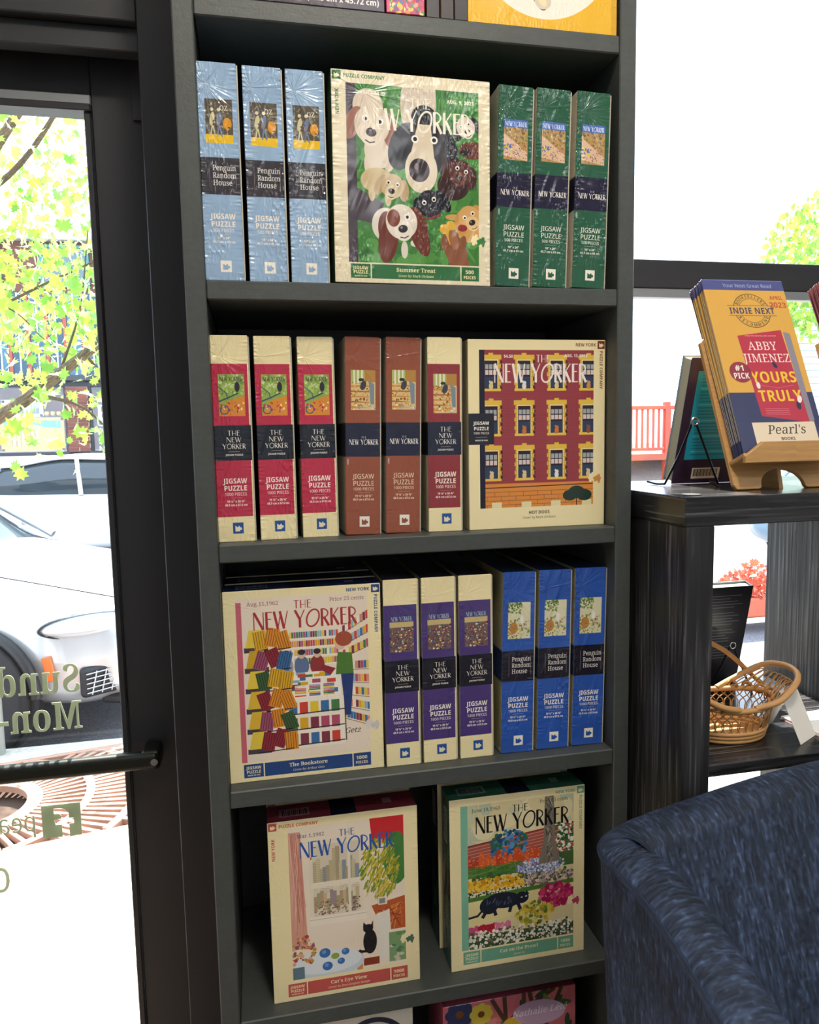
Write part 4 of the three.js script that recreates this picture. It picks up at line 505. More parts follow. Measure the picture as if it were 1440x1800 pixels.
leaflets([EP[0] + 0.192, LT, 0.047], 8, ['front leaflet on the easel cut off by the photo edge', 'dark red leaflet on the easel cut off by the photo edge'], redLeaf, mat(0x8a5058, 0.6), 'leaflets on the cut-off easel');

// book on a wire easel, showing its back: origin under the middle of the cover
function backBook(name, label, pos, W, H, T, lean, cover, spineCol, yaw = 0) {
  const o = thing(name, label, 'book', pos); o.rotation.set(lean, yaw, 0, 'YXZ');
  part('page_block', cbox(W - 0.004, H - 0.006, T - 0.005, 0.0005).translate(0, H / 2, -T / 2), mat(0xe0d6b8, 0.8), o);
  part('back_cover', cbox(W, H, 0.0025, 0.0006, true).translate(0, H / 2, -0.00125), [spineCol, spineCol, spineCol, spineCol, cover, spineCol], o);
  part('front_cover', cbox(W, H, 0.0025, 0.0006).translate(0, H / 2, -T + 0.00125), mat(0x8fa3ab, 0.5), o);
  part('spine', cbox(0.0025, H, T, 0.0006).translate(W / 2 - 0.0005, H / 2, -T / 2), spineCol, o); return o;
}
function wireEasel(label, pos, h, lean, reach) {
  const o = thing('wire_easel', label, 'easel', pos, 'wire book easels'), s = Math.sin(lean), c = Math.cos(lean);
  part('frame', merged([tube([[-0.028, 0.003, 0.006], [-0.014, h * 0.5 * c, h * 0.5 * s + 0.008], [-0.003, h * c, h * s + 0.01]], 0.0017, 16, 8), tube([[0.04, 0.003, 0.006 + reach], [0.022, h * 0.5 * c, h * 0.5 * s + 0.008 + reach * 0.5], [0.003, h * c, h * s + 0.01]], 0.0017, 16, 8), tube([[0.04, 0.003, 0.006 + reach], [0.055, 0.002, 0.0], [0.07, 0.002, -0.03]], 0.0017, 12, 8), tube([[-0.028, 0.003, 0.006], [-0.03, 0.002, -0.012], [-0.03, 0.004, -0.04]], 0.0017, 12, 8)]), wireMat, o);
  part('hinge_ring', new THREE.TorusGeometry(0.005, 0.0017, 8, 20).translate(0, h * c + 0.002, h * s + 0.012), chrome, o); return o;
}
const tealCover = mat(0xffffff, 0.3, { map: canvasTex(300, 400, (x, w, h) => { rect(x, '#3a2a40', 0, 0, w, h); rect(x, '#1fa3c4', w * 0.1, h * 0.1, w * 0.8, h * 0.7); for (let i = 0; i < 26; i++) rect(x, i % 5 === 4 ? '#58c0d2' : '#137a9c', w * 0.16, h * (0.13 + i * 0.025), w * rr(0.5, 0.7), 4); rect(x, '#ece6d8', w * 0.22, h * 0.87, w * 0.34, h * 0.09); for (let i = 0; i < 22; i++) rect(x, '#2a2428', w * 0.24 + i * 4, h * 0.88, i % 3 ? 2 : 3, h * 0.06); }) });
backBook('book', 'purple and teal book seen from the back behind the beech easel', [0.742, LT, -0.096], 0.14, 0.192, 0.026, 0.26, tealCover, mat(0x3a2a40, 0.4));
wireEasel('black wire easel carrying the purple and teal book', [0.672, LT, -0.074], 0.095, 0.26, 0.03);
const blackCover = mat(0xffffff, 0.3, { map: canvasTex(300, 400, (x, w, h) => { rect(x, '#191b24', 0, 0, w, h); for (let i = 0; i < 24; i++) if (i % 6 !== 5) rect(x, '#6f7580', w * 0.1, h * (0.08 + i * 0.028), w * rr(0.6, 0.8), 3); }) });
backBook('book', 'black book seen from the back behind the wicker basket', [0.765, LS, -0.150], 0.13, 0.183, 0.022, 0.22, blackCover, mat(0x191b24, 0.4));
wireEasel('black wire easel carrying the black book', [0.79, LS, -0.133], 0.085, 0.22, 0.02);
// wicker basket
{
  const b = thing('wicker_basket', 'oval open weave wicker basket with flared handles on the shelf', 'basket', [0.690, LS, 0.028]);
  const cane = mat(0xc8955a, 0.5), cane2 = mat(0xb07d45, 0.55), RX = 0.060, RZ = 0.042;
  const oval = (y, k, dy = 0) => Array.from({ length: 24 }, (_, i) => { const a = i / 24 * 2 * Math.PI; return [RX * k * Math.cos(a), y + dy * Math.abs(Math.cos(a)) ** 3, RZ * k * Math.sin(a)]; });
  part('base_ring', merged([0.004, 0.0095, 0.015].map((y, i) => tube(oval(y, 0.86 + i * 0.03), 0.0034, 64, 8, true))), cane, b);
  part('base_weave', new THREE.CylinderGeometry(1, 1, 0.002, 40).scale(RX * 0.86, 1, RZ * 0.86).translate(0, 0.004, 0), cane2, b);
  part('rim', tube(oval(0.05, 1.08, 0.006), 0.004, 64, 8, true), cane, b);
  const weave = []; for (let i = 0; i < 34; i++) for (const s of [-1, 1]) { const p = []; for (let k = 0; k <= 6; k++) { const t = k / 6, a = (i / 34) * 2 * Math.PI + s * t * 0.32 + s * 0.05 * Math.sin(t * 9), q = 0.93 + 0.15 * t + 0.03 * Math.sin(t * 3.1); p.push([RX * q * Math.cos(a), 0.016 + t * 0.035, RZ * q * Math.sin(a)]); } weave.push(tube(p, 0.0008, 12, 5)); }
  const wv = part('woven_side', merged(weave), cane2, b); wv.userData.kind = 'stuff';
  for (const s of [1, -1]) { // flared loop handles at both ends, each with a fan of thin canes
    const loop = [[0.012 * s, 0.052, 0.044], [0.045 * s, 0.062, 0.05], [0.085 * s, 0.085, 0.034], [0.098 * s, 0.090, 0.0], [0.085 * s, 0.085, -0.034], [0.045 * s, 0.062, -0.05], [0.012 * s, 0.052, -0.044]];
    part('handle', tube(loop, 0.0042, 48, 8), cane, b);
    const fan = []; for (let i = 0; i < 9; i++) { const a = (i - 4) / 4 * 1.1, p0 = [RX * 1.05 * Math.cos(a) * s, 0.053, RZ * 1.05 * Math.sin(a)]; fan.push(tube([p0, [(0.072 + 0.008 * Math.cos(a)) * s, 0.078, 0.034 * Math.sin(a) - 0.004], [(0.074 + 0.01 * Math.cos(a)) * s, 0.08, 0.034 * Math.sin(a) + 0.004], [p0[0], 0.054, p0[2] + 0.006]], 0.0009, 20, 5)); }
    part('fan_weave', merged(fan), cane2, b).userData.kind = 'stuff';
    part('wrap', merged(Array.from({ length: 7 }, (_, i) => { const a = (i - 3) / 3 * 1.0; return new THREE.TorusGeometry(0.006, 0.0022, 6, 12).rotateY(a).translate(RX * 1.1 * Math.cos(a) * s, 0.056, RZ * 1.1 * Math.sin(a)); })), cane2, b);
  }
  part('carry_hoop', tube([[-0.058, 0.054, -0.03], [-0.03, 0.125, -0.045], [0.03, 0.105, -0.06], [0.075, 0.065, -0.05], [0.085, 0.05, -0.03]].map(([x, y, z]) => [x, y, z]), 0.0036, 40, 8), cane, b);
}
{
  const c = thing('tent_card', 'small white folded card standing beside the wicker basket', 'card', [0.770, LS, 0.048]); const m = mat(0xe9e4da, 0.8); c.rotation.y = 0.5;
  part('panel', cbox(0.05, 0.075, 0.0008, 0.0002).rotateX(-0.42).translate(0, 0.0345, 0.015), m, c); part('panel', cbox(0.05, 0.075, 0.0008, 0.0002).rotateX(0.42).translate(0, 0.0345, -0.015), m, c);
  const bk = thing('booklet', 'thin white booklet lying at the right end of the shelf', 'booklet', [0.852, LS, 0.045]); bk.rotation.y = 0.1;
  part('pages', cbox(0.095, 0.004, 0.1, 0.0005).translate(0, 0.003, 0), mat(0xf0ece4, 0.7), bk); part('cover', cbox(0.097, 0.001, 0.102, 0.0002).translate(0, 0.0005, 0), mat(0xb58a8f, 0.6), bk);
}
// ---------------------------------------------------------------- armchair
{
  const fabC = dataTex(512, 512, (u, v) => {
    const a = NG(u * 128, v * 22), b = NG(u * 192 + 9, v * 50 + 3), c = NG(u * 16, v * 6 + 20), s = Math.pow(NG(u * 128 + 3, v * 64), 5);
    const t = 0.1 + 0.95 * a * b + 0.35 * (c - 0.4) + 0.7 * s; return [0.045 + 0.22 * t, 0.08 + 0.25 * t, 0.14 + 0.31 * t];
  }, true);
  const fabB = dataTex(512, 512, (u, v) => 0.55 * NG(u * 128, v * 22) + 0.35 * NG(u * 192 + 9, v * 50 + 3) + 0.2 * NG(u * 64, v * 128));
  const fab = mat(0xffffff, 0.75, { map: rep(fabC, 2.6), bumpMap: rep(fabB, 2.6), bumpScale: 0.003, sheen: 0.6, sheenColor: new THREE.Color(0x6f86b8), sheenRoughness: 0.4 });
  const o = thing('armchair', 'dark blue chenille armchair with piped edges in the lower right corner', 'armchair', [0, 0, 0]);
  const half = [[0.462, 0.66, 0.84], [0.458, 0.74, 0.74], [0.453, 0.82, 0.6], [0.449, 0.885, 0.46], [0.447, 0.923, 0.37], [0.442, 0.951, 0.3], [0.437, 0.966, 0.25], [0.429, 0.974, 0.205], [0.4255, 0.976, 0.178], [0.434, 0.978, 0.155], [0.455, 0.983, 0.143], [0.485, 0.99, 0.138], [0.573, 1.006, 0.134], [0.632, 1.016, 0.132], [0.719, 1.028, 0.131], [0.80, 1.032, 0.13]];
  const XC = 0.80, all = [...half, ...half.slice(0, -1).reverse().map(([x, y, z]) => [2 * XC - x, y, z])];
  const crv = new THREE.CatmullRomCurve3(all.map(V3), false, 'centripetal'), N = 240, top = crv.getPoints(N), len = [0];
  for (let i = 1; i <= N; i++) len.push(len[i - 1] + top[i].distanceTo(top[i - 1]));
  const inward = top.map((p, i) => { const a = top[Math.max(0, i - 4)], b = top[Math.min(N, i + 4)], t = b.clone().sub(a); t.y = 0; t.normalize(); return new THREE.Vector3(-t.z, 0, t.x).negate().multiplyScalar(1); });
  inward.forEach((n, i) => { const c = new THREE.Vector3(XC, 0, 0.5).sub(top[i]); c.y = 0; if (n.dot(c) < 0) n.negate(); });
  const TH = 0.062, SEAT = 0.43;
  const sheet = (rows, vlen) => { const g = new THREE.BufferGeometry(), pos = [], uv = [], ix = [], R = rows[0].length; rows.forEach((r, i) => r.forEach((p, j) => { pos.push(p.x, p.y, p.z); uv.push(len[i], vlen(r, j)); })); for (let i = 0; i < rows.length - 1; i++) for (let j = 0; j < R - 1; j++) { const a = i * R + j, b = a + R; ix.push(a, a + 1, b, b, a + 1, b + 1); } g.setAttribute('position', new THREE.Float32BufferAttribute(pos, 3)); g.setAttribute('uv', new THREE.Float32BufferAttribute(uv, 2)); g.setIndex(ix); g.computeVertexNormals(); return g; };
  const along = (r, j) => { let s = 0; for (let k = 1; k <= j; k++) s += r[k].distanceTo(r[k - 1]); return -s; };
  const backness = (i) => { const z = top[i].z; return Math.max(0, Math.min(1, (0.34 - z) / 0.2)); };
  // outside: from the piping down; the rear leans, so its foot stands further forward
  const outer = top.map((p, i) => [0, 0.1, 0.25, 0.45, 0.7, 1].map((t) => { const y = p.y + (0.2 - p.y) * t, lean = 0.16 * (p.y - y) * backness(i); const q = inward[i].clone().multiplyScalar(0.004 * Math.sin(t * 3.1) * -1); return new THREE.Vector3(p.x + q.x, y, p.z + lean + q.z); }));
  part('outer_panel', sheet(outer, along), fab, o);
  const inner = top.map((p, i) => { const n = inward[i], r = []; for (let k = 0; k <= 8; k++) { const a = k / 8 * Math.PI; r.push(new THREE.Vector3(p.x + n.x * (TH / 2 - TH / 2 * Math.cos(a)), p.y + 0.016 * Math.sin(a), p.z + n.z * (TH / 2 - TH / 2 * Math.cos(a)))); } for (let k = 1; k <= 10; k++) { const t = k / 10, y = p.y + (SEAT - 0.02 - p.y) * t, push = TH + (0.02 + 0.16 * backness(i)) * (1 - Math.pow(1 - t, 1.4)) + 0.012 * Math.sin(Math.PI * t); r.push(new THREE.Vector3(p.x + n.x * push, y, p.z + n.z * push)); } return r; });
  part('inner_back', sheet(inner, along), fab, o);
  part('piping', new THREE.TubeGeometry(new THREE.CatmullRomCurve3(top.filter((_, i) => i % 3 === 0).map((p) => p.clone())), 200, 0.0042, 8), fab, o);
  part('seat_cushion', new RoundedBoxGeometry(0.54, 0.14, 0.56, 5, 0.04).translate(XC, 0.42, 0.62), fab, o);
  part('front_rail', new RoundedBoxGeometry(0.66, 0.17, 0.06, 4, 0.02).translate(XC, 0.27, 0.86), fab, o);
  for (const s of [0, 1]) part('arm_front', new RoundedBoxGeometry(0.07, 0.48, 0.03, 4, 0.014).translate(s ? 2 * XC - 0.495 : 0.495, 0.43, 0.845), fab, o);
  part('underside', cbox(0.62, 0.02, 0.6, 0.002).translate(XC, 0.2, 0.56), blackRubber, o);
  for (const [x, z] of [[0.52, 0.3], [1.08, 0.3], [0.5, 0.84], [1.1, 0.84]]) part('leg', new THREE.CylinderGeometry(0.022, 0.014, 0.19, 16).translate(x, 0.095, z), mat(0x2a1d16, 0.4), o);
}

// ---------------------------------------------------------------- the street
const concrete = mat(0xb9b3a8, 0.9, { map: rep(dataTex(256, 256, (u, v) => { const t = 0.85 + 0.12 * NG(u * 64, v * 64) + 0.06 * NG(u * 16, v * 16); return [t, t, t]; }, true), 1.5), bumpMap: rep(peel, 4), bumpScale: 0.002 });
const asphalt = mat(0x76757a, 0.95, { map: rep(dataTex(256, 256, (u, v) => { const t = 0.75 + 0.25 * NG(u * 64, v * 64); return [t, t, t]; }, true), 2), bumpMap: rep(peel, 6), bumpScale: 0.003 });
const GA = 0.187, GC = [-1.13, -2.28];                                // tree grate: turn and middle
{
  const g = struct('floor_outside'); g.name = 'ground';
  { const s = new THREE.Shape(); [[-14, 0.475], [16, 0.475], [16, 2.75], [-14, 2.75]].forEach(([a, b], i) => i ? s.lineTo(a, b) : s.moveTo(a, b)); const h = new THREE.Path(); [[-0.915, -0.435], [-0.915, 0.435], [0.915, 0.435], [0.915, -0.435]].forEach(([a, b], i) => { const x = GC[0] + a * Math.cos(GA) - b * Math.sin(GA), y = -GC[1] + a * Math.sin(GA) + b * Math.cos(GA); i ? h.lineTo(x, y) : h.moveTo(x, y); }); s.holes.push(h); part('paving', new THREE.ExtrudeGeometry(s, { depth: 0.18, bevelEnabled: false }).rotateX(-Math.PI / 2).translate(0, -0.2, 0), concrete, g); }
  for (let i = 0; i < 9; i++) { const x = -7 + i * 1.5; span('paving_joint', g, mat(0x8a857c, 1), x, x + 0.008, -0.03, -0.0195, -1.78, -0.48, 0); }
  span('road', g, asphalt, -30, 30, -0.3, -0.15, -11.5, -2.9, 0); span('kerb', g, concrete, -14, -0.05, -0.3, -0.022, -2.9, -2.755, 0.01); span('kerb', g, concrete, -0.04, 16, -0.3, -0.022, -2.9, -2.755, 0.01);
  const s = part('far_bank', extr([[-11.5, -0.3], [-11.5, 0.05], [-13.6, 1.05], [-13.7, 1.19], [-30, 1.19], [-30, -0.3]].map(([a, b]) => [a, b]), 60).rotateY(-Math.PI / 2).translate(30, 0, 0), concrete, g); s.geometry.computeVertexNormals();
  span('soil', g, mat(0x4a3a30, 1), -2.2, -0.02, -0.3, -0.09, -2.75, -1.6, 0);
}
{
  const t = thing('tree_grate', 'rust brown iron tree grate with radial slots in the pavement', 'tree grate', [GC[0], -0.02, GC[1]]); t.rotation.y = GA;
  const iron = mat(0xa8806a, 0.85, { bumpMap: rep(peel, 10), bumpScale: 0.001 }), HX = 0.9, HZ = 0.42, inside = (x, z) => Math.abs(x) < HX - 0.01 && Math.abs(z) < HZ - 0.01;
  for (const z of [-HZ, HZ]) part('edge_bar', cbox(2 * HX, 0.03, 0.025, 0.002).translate(0, -0.015, z), iron, t); for (const x of [-HX, HX]) part('edge_bar', cbox(0.025, 0.03, 2 * HZ, 0.002).translate(x, -0.015, 0), iron, t);
  const ringSegs = []; for (const [r0, r1] of [[0.19, 0.25], [0.42, 0.455], [0.62, 0.655], [0.83, 0.865]]) { const n = Math.round(60 + r0 * 120); for (let i = 0; i < n; i++) { const a = i / n * 2 * Math.PI, r = (r0 + r1) / 2, x = r * Math.cos(a), z = r * Math.sin(a); if (inside(x, z)) ringSegs.push(cbox(r1 - r0, 0.028, 2 * Math.PI * r / n * 1.06, 0).rotateY(-a).translate(x, -0.015, z)); } }
  part('rings', merged(ringSegs), iron, t);
  for (const [r0, r1, n] of [[0.25, 0.42, 60], [0.455, 0.62, 88], [0.655, 0.83, 116], [0.865, 0.99, 130]]) { const g = cbox(r1 - r0, 0.024, 2 * Math.PI * r0 / n * 0.6, 0); for (let i = 0; i < n; i++) { const a = i / n * 2 * Math.PI, r = (r0 + r1) / 2, x = r * Math.cos(a), z = r * Math.sin(a); if (!inside(r1 * Math.cos(a), r1 * Math.sin(a)) && !inside(x, z)) continue; if (x < -0.25) continue; const b = part('bar', g, iron, t); b.position.set(x, -0.015, z); b.rotation.y = -a; } }
  const rest = []; for (const [r0, r1, n] of [[0.25, 0.42, 60], [0.455, 0.62, 88], [0.655, 0.83, 116], [0.865, 0.99, 130]]) for (let i = 0; i < n; i++) { const a = i / n * 2 * Math.PI, r = (r0 + r1) / 2, x = r * Math.cos(a), z = r * Math.sin(a); if (inside(x, z) && x < -0.25) rest.push(cbox(r1 - r0, 0.024, 2 * Math.PI * r0 / n * 0.6, 0).rotateY(-a).translate(x, -0.015, z)); }
  part('bars', merged(rest), iron, t).userData.kind = 'stuff';
}
// trees: trunk, branches, leaves
const bark = mat(0x8a7a66, 0.9, { bumpMap: rep(peel, 5, 2), bumpScale: 0.006, map: rep(dataTex(128, 128, (u, v) => { const t = 0.6 + 0.4 * NG(u * 32, v * 10); return [t, t * 0.96, t * 0.9]; }, true), 3) });
const leafShape = new THREE.Shape(); [[0, -0.5], [0.1, -0.28], [0.36, -0.34], [0.3, -0.12], [0.52, 0.06], [0.3, 0.12], [0.34, 0.32], [0.12, 0.24], [0, 0.55], [-0.12, 0.24], [-0.34, 0.32], [-0.3, 0.12], [-0.52, 0.06], [-0.3, -0.12], [-0.36, -0.34], [-0.1, -0.28]].forEach(([a, b], i) => i ? leafShape.lineTo(a, b) : leafShape.moveTo(a, b));
const leafGeo = new THREE.ShapeGeometry(leafShape); { const p = leafGeo.attributes.position; for (let i = 0; i < p.count; i++) p.setZ(i, 0.22 * Math.abs(p.getX(i)) - 0.12 * p.getY(i) ** 2); leafGeo.computeVertexNormals(); }
const leafMats = [[0.24, 0.46, 0.03], [0.36, 0.52, 0.05], [0.15, 0.34, 0.03], [0.42, 0.52, 0.08]].map(([r, g, b]) => new THREE.MeshPhysicalMaterial({ color: new THREE.Color().setRGB(r, g, b), roughness: 1, transmission: 0.5, thickness: 0, side: THREE.DoubleSide }));
function limb(pts, r0, r1, seg = 24) { const c = new THREE.CatmullRomCurve3(pts.map(V3)), g = new THREE.TubeGeometry(c, seg, 1, 8), p = g.attributes.position, q = c.getPointsAt ? null : null; for (let i = 0; i <= seg; i++) { const o = c.getPointAt(i / seg), r = r0 + (r1 - r0) * i / seg; for (let j = 0; j <= 8; j++) { const k = i * 9 + j; p.setXYZ(k, o.x + (p.getX(k) - o.x) * r, o.y + (p.getY(k) - o.y) * r, o.z + (p.getZ(k) - o.z) * r); } } return g; }
{
  const t = thing('street_tree', 'young street tree with bright green leaves standing in the iron grate', 'tree', [0, 0, 0]);
  part('trunk', limb([[-1.17, -0.1, -2.28], [-1.22, 0.8, -2.33], [-1.23, 1.5, -2.38], [-1.2, 2.4, -2.5], [-1.25, 3.6, -2.6], [-1.2, 4.8, -2.7]], 0.06, 0.02), bark, t);
  const br = [[[[-1.23, 1.42, -2.4], [-0.888, 1.6, -2.3], [-0.7, 1.74, -2.3], [-0.508, 1.9, -2.3], [-0.3, 2.2, -2.35]], 0.032, 0.012], [[[-1.22, 2.2, -2.45], [-0.86, 2.62, -2.3], [-0.72, 2.82, -2.3], [-0.4, 3.2, -2.3]], 0.026, 0.01], [[[-1.21, 2.3, -2.45], [-0.84, 2.55, -2.4], [-0.62, 2.83, -2.35], [-0.4, 3.3, -2.4]], 0.014, 0.006], [[[-1.22, 1.8, -2.4], [-0.95, 2.2, -2.3], [-0.9, 2.6, -2.25], [-0.8, 3.1, -2.3]], 0.018, 0.008], [[[-1.21, 1.9, -2.5], [-0.8, 2.15, -2.6], [-0.5, 2.3, -2.6], [-0.35, 2.45, -2.7]], 0.008, 0.003], [[[-0.7, 1.74, -2.3], [-0.62, 2.0, -2.35], [-0.56, 2.3, -2.3]], 0.006, 0.002], [[[-0.8, 1.66, -2.3], [-0.6, 1.6, -2.2], [-0.5, 1.5, -2.2]], 0.009, 0.003], [[[-0.6, 1.82, -2.3], [-0.5, 1.65, -2.4], [-0.45, 1.55, -2.4]], 0.007, 0.003], [[[-1.22, 2.0, -2.4], [-0.85, 1.98, -2.2], [-0.7, 1.85, -2.1]], 0.006, 0.002]];
  br.forEach(([p, a, b]) => part('branch', limb(p, a, b), bark, t));
  const spot = () => { const b = pick(br)[0], i = Math.floor(rnd() * (b.length - 1)) + (rnd() < 0.6 ? 0 : 0), f = rnd(), p = b[i].map((x, k) => x + (b[i + 1][k] - x) * f); return [p[0] + rr(-0.32, 0.32), p[1] + rr(-0.16, 0.42), p[2] + rr(-0.7, 0.45)]; };
  for (let i = 0; i < 240; i++) { const l = part('leaf', leafGeo, pick(leafMats), t); l.position.set(...spot()); l.rotation.set(rr(-1.6, 0.2), rr(0, 6.3), rr(-0.8, 0.8)); l.scale.setScalar(rr(0.04, 0.08)); }
  leafMats.forEach((m, k) => { const n = 900, im = shadow(new THREE.InstancedMesh(leafGeo, m, n)), M = new THREE.Object3D(); im.name = 'foliage'; im.userData.kind = 'stuff'; for (let i = 0; i < n; i++) { const far = i % 3 > 0; if (far) { const z = rr(-5.4, -2.6), k = (0.93 - z) / 3.2; M.position.set(rr(-1.15, -0.3) * k, 1.47 + rr(0.35, 1.6) * k, z); } else M.position.set(...spot()); M.rotation.set(rr(-1.6, 0.2), rr(0, 6.3), rr(-0.8, 0.8)); M.scale.setScalar(rr(0.03, 0.07)); M.updateMatrix(); im.setMatrixAt(i, M.matrix); } t.add(im); });
}
{
  const t = thing('yard_tree', 'leafy green tree seen through the upper right window pane', 'tree', [11.4, 1.1, -12]);
  part('trunk', limb([[0, 0, 0], [0.1, 2, 0], [0, 4, 0.1]], 0.12, 0.05), bark, t);
  leafMats.slice(0, 3).forEach((m) => { const n = 900, im = shadow(new THREE.InstancedMesh(leafGeo, m, n)), M = new THREE.Object3D(); im.name = 'foliage'; im.userData.kind = 'stuff'; for (let i = 0; i < n; i++) { const a = rr(0, 6.3), b = Math.acos(rr(-1, 1)), q = Math.cbrt(rnd()); M.position.set(1.4 * q * Math.sin(b) * Math.cos(a), 3.5 + 1.5 * q * Math.cos(b), 1.4 * q * Math.sin(b) * Math.sin(a)); M.rotation.set(rr(0, 6), rr(0, 6), rr(0, 6)); M.scale.setScalar(rr(0.1, 0.2)); M.updateMatrix(); im.setMatrixAt(i, M.matrix); } t.add(im); });
}
// parking meter at the kerb
{
  const t = thing('parking_meter', 'grey parking meter at the kerb behind the left edge of the door glass', 'parking meter', [-1.21, -0.02, -2.83]); const m = mat(0x8f938a, 0.5, { metalness: 0.4 });
  part('pole', new THREE.CylinderGeometry(0.028, 0.03, 1.42, 16).translate(0, 0.71, 0), m, t); part('coin_box', new RoundedBoxGeometry(0.1, 0.15, 0.1, 3, 0.02).translate(0, 1.49, 0), m, t); part('head', new THREE.SphereGeometry(0.1, 24, 16).scale(0.72, 1.15, 0.5).translate(0, 1.68, 0), m, t); part('display', cbox(0.07, 0.05, 0.01, 0.002).translate(0, 1.71, 0.045), mat(0x3a423c, 0.3), t);
}
// ---------------------------------------------------------------- cars: local x forward, y up, wheels on y = 0
function car(label, pos, turn, colour, group) {
  const o = thing('parked_car', label, 'car', pos, group), L = 4.5, body = mat(colour, 0.3, { metalness: 0.35, clearcoat: 0.7, clearcoatRoughness: 0.1 }), dark = mat(0x1b1d20, 0.6), glass = mat(0x2b3438, 0.06), tyre = mat(0x1d1d1f, 0.85), rim = mat(0xa9adb2, 0.3, { metalness: 0.9 });
  o.rotation.y = turn;
  const lerpTab = (tab, x) => { for (let i = 0; i < tab.length - 1; i++) if (x <= tab[i + 1][0]) { const t = (x - tab[i][0]) / (tab[i + 1][0] - tab[i][0]), s = t * t * (3 - 2 * t); return tab[i][1] + (tab[i + 1][1] - tab[i][1]) * s; } return tab[tab.length - 1][1]; };
  const topT = [[-2.25, 0.72], [-2.1, 0.95], [-1.5, 1.02], [0.7, 0.98], [1.5, 0.88], [2.0, 0.76], [2.2, 0.62], [2.25, 0.52]], botT = [[-2.25, 0.42], [-2.1, 0.28], [-1.9, 0.2], [1.9, 0.2], [2.1, 0.24], [2.25, 0.36]], widT = [[-2.25, 0.55], [-2.1, 0.78], [-1.6, 0.87], [1.3, 0.87], [1.8, 0.82], [2.1, 0.68], [2.25, 0.42]];
  const loft = (x0, x1, n, top, bot, wid, pw, m, name, close = true) => {
    const S = 28, pos = [], ix = [], uv = []; for (let i = 0; i <= n; i++) { const x = x0 + (x1 - x0) * i / n, t = top(x), b = bot(x), w = wid(x); for (let j = 0; j <= S; j++) { const a = j / S * 2 * Math.PI, c = Math.cos(a), s = Math.sin(a), y = (t + b) / 2 + (t - b) / 2 * Math.sign(s) * Math.abs(s) ** (2 / pw), z = w * Math.sign(c) * Math.abs(c) ** (2 / pw); pos.push(x, y, z); uv.push(x, a); } }
    for (let i = 0; i < n; i++) for (let j = 0; j < S; j++) { const a = i * (S + 1) + j, b = a + S + 1; ix.push(a, b, a + 1, b, b + 1, a + 1); }
    if (close) for (const i of [0, n]) { const c = pos.length / 3, x = x0 + (x1 - x0) * i / n; pos.push(x, (top(x) + bot(x)) / 2, 0); uv.push(0, 0); for (let j = 0; j < S; j++) { const a = i * (S + 1) + j; i ? ix.push(c, a + 1, a) : ix.push(c, a, a + 1); } }
    const g = new THREE.BufferGeometry(); g.setAttribute('position', new THREE.Float32BufferAttribute(pos, 3)); g.setAttribute('uv', new THREE.Float32BufferAttribute(uv, 2)); g.setIndex(ix); g.computeVertexNormals(); return part(name, g, m, o);
  };
  loft(-2.25, 2.25, 60, (x) => lerpTab(topT, x), (x) => lerpTab(botT, x), (x) => lerpTab(widT, x), 4.5, body, 'body');
  const roofT = [[-1.75, 0.98], [-1.2, 1.36], [-0.5, 1.45], [0.1, 1.43], [0.95, 0.95]], cw = [[-1.75, 0.62], [-1.0, 0.7], [0.2, 0.7], [0.95, 0.74]];
  loft(-1.75, 0.95, 40, (x) => lerpTab(roofT, x) - 0.015, () => 0.85, (x) => lerpTab(cw, x), 5, glass, 'window_glass'); loft(-1.25, 0.12, 20, (x) => lerpTab(roofT, x) + 0.006, (x) => lerpTab(roofT, x) - 0.06, (x) => lerpTab(cw, x) - 0.01, 5, body, 'roof');
  for (const s of [-1, 1]) { for (const [x0, x1, y1] of [[-1.7, -1.2, 1.36], [-0.32, -0.36, 1.42], [0.92, 0.12, 1.42]]) part('pillar', rod([x0, 0.96, s * 0.725], [x1, y1, s * 0.665], 0.028), body, o); part('mirror', new THREE.SphereGeometry(0.09, 16, 12).scale(0.6, 0.7, 1.1).translate(0.62, 1.02, s * 0.93), body, o); for (const x of [-0.15, -1.1]) part('door_handle', new RoundedBoxGeometry(0.16, 0.025, 0.03, 2, 0.01).translate(x, 0.82, s * 0.875), body, o); part('sill', new RoundedBoxGeometry(2.0, 0.12, 0.06, 2, 0.02).translate(-0.02, 0.24, s * 0.85), dark, o); }
  for (const x of [-1.35, 1.38]) for (const s of [-1, 1]) {
    part('wheel_arch', new THREE.TorusGeometry(0.355, 0.03, 8, 28, Math.PI).translate(x, 0.33, s * 0.865), dark, o); part('wheel_well', new THREE.CylinderGeometry(0.36, 0.36, 0.03, 32).rotateX(Math.PI / 2).translate(x, 0.34, s * 0.862), dark, o);
    const w = part('tyre', new THREE.LatheGeometry([[0.2, -0.1], [0.3, -0.105], [0.326, -0.09], [0.33, -0.04], [0.322, -0.035], [0.33, -0.03], [0.33, 0.03], [0.322, 0.035], [0.33, 0.04], [0.326, 0.09], [0.3, 0.105], [0.2, 0.1]].map(([a, b]) => new THREE.Vector2(a, b)), 36).rotateX(Math.PI / 2).translate(x, 0.33, s * 0.82), tyre, o);
    part('rim', merged([new THREE.CylinderGeometry(0.06, 0.06, 0.03, 16).rotateX(Math.PI / 2), new THREE.TorusGeometry(0.195, 0.014, 8, 30), ...Array.from({ length: 7 }, (_, i) => cbox(0.15, 0.035, 0.02, 0.004).translate(0.12, 0, 0).rotateZ(i * 0.8976))]).translate(x, 0.33, s * 0.92), rim, w);
  }
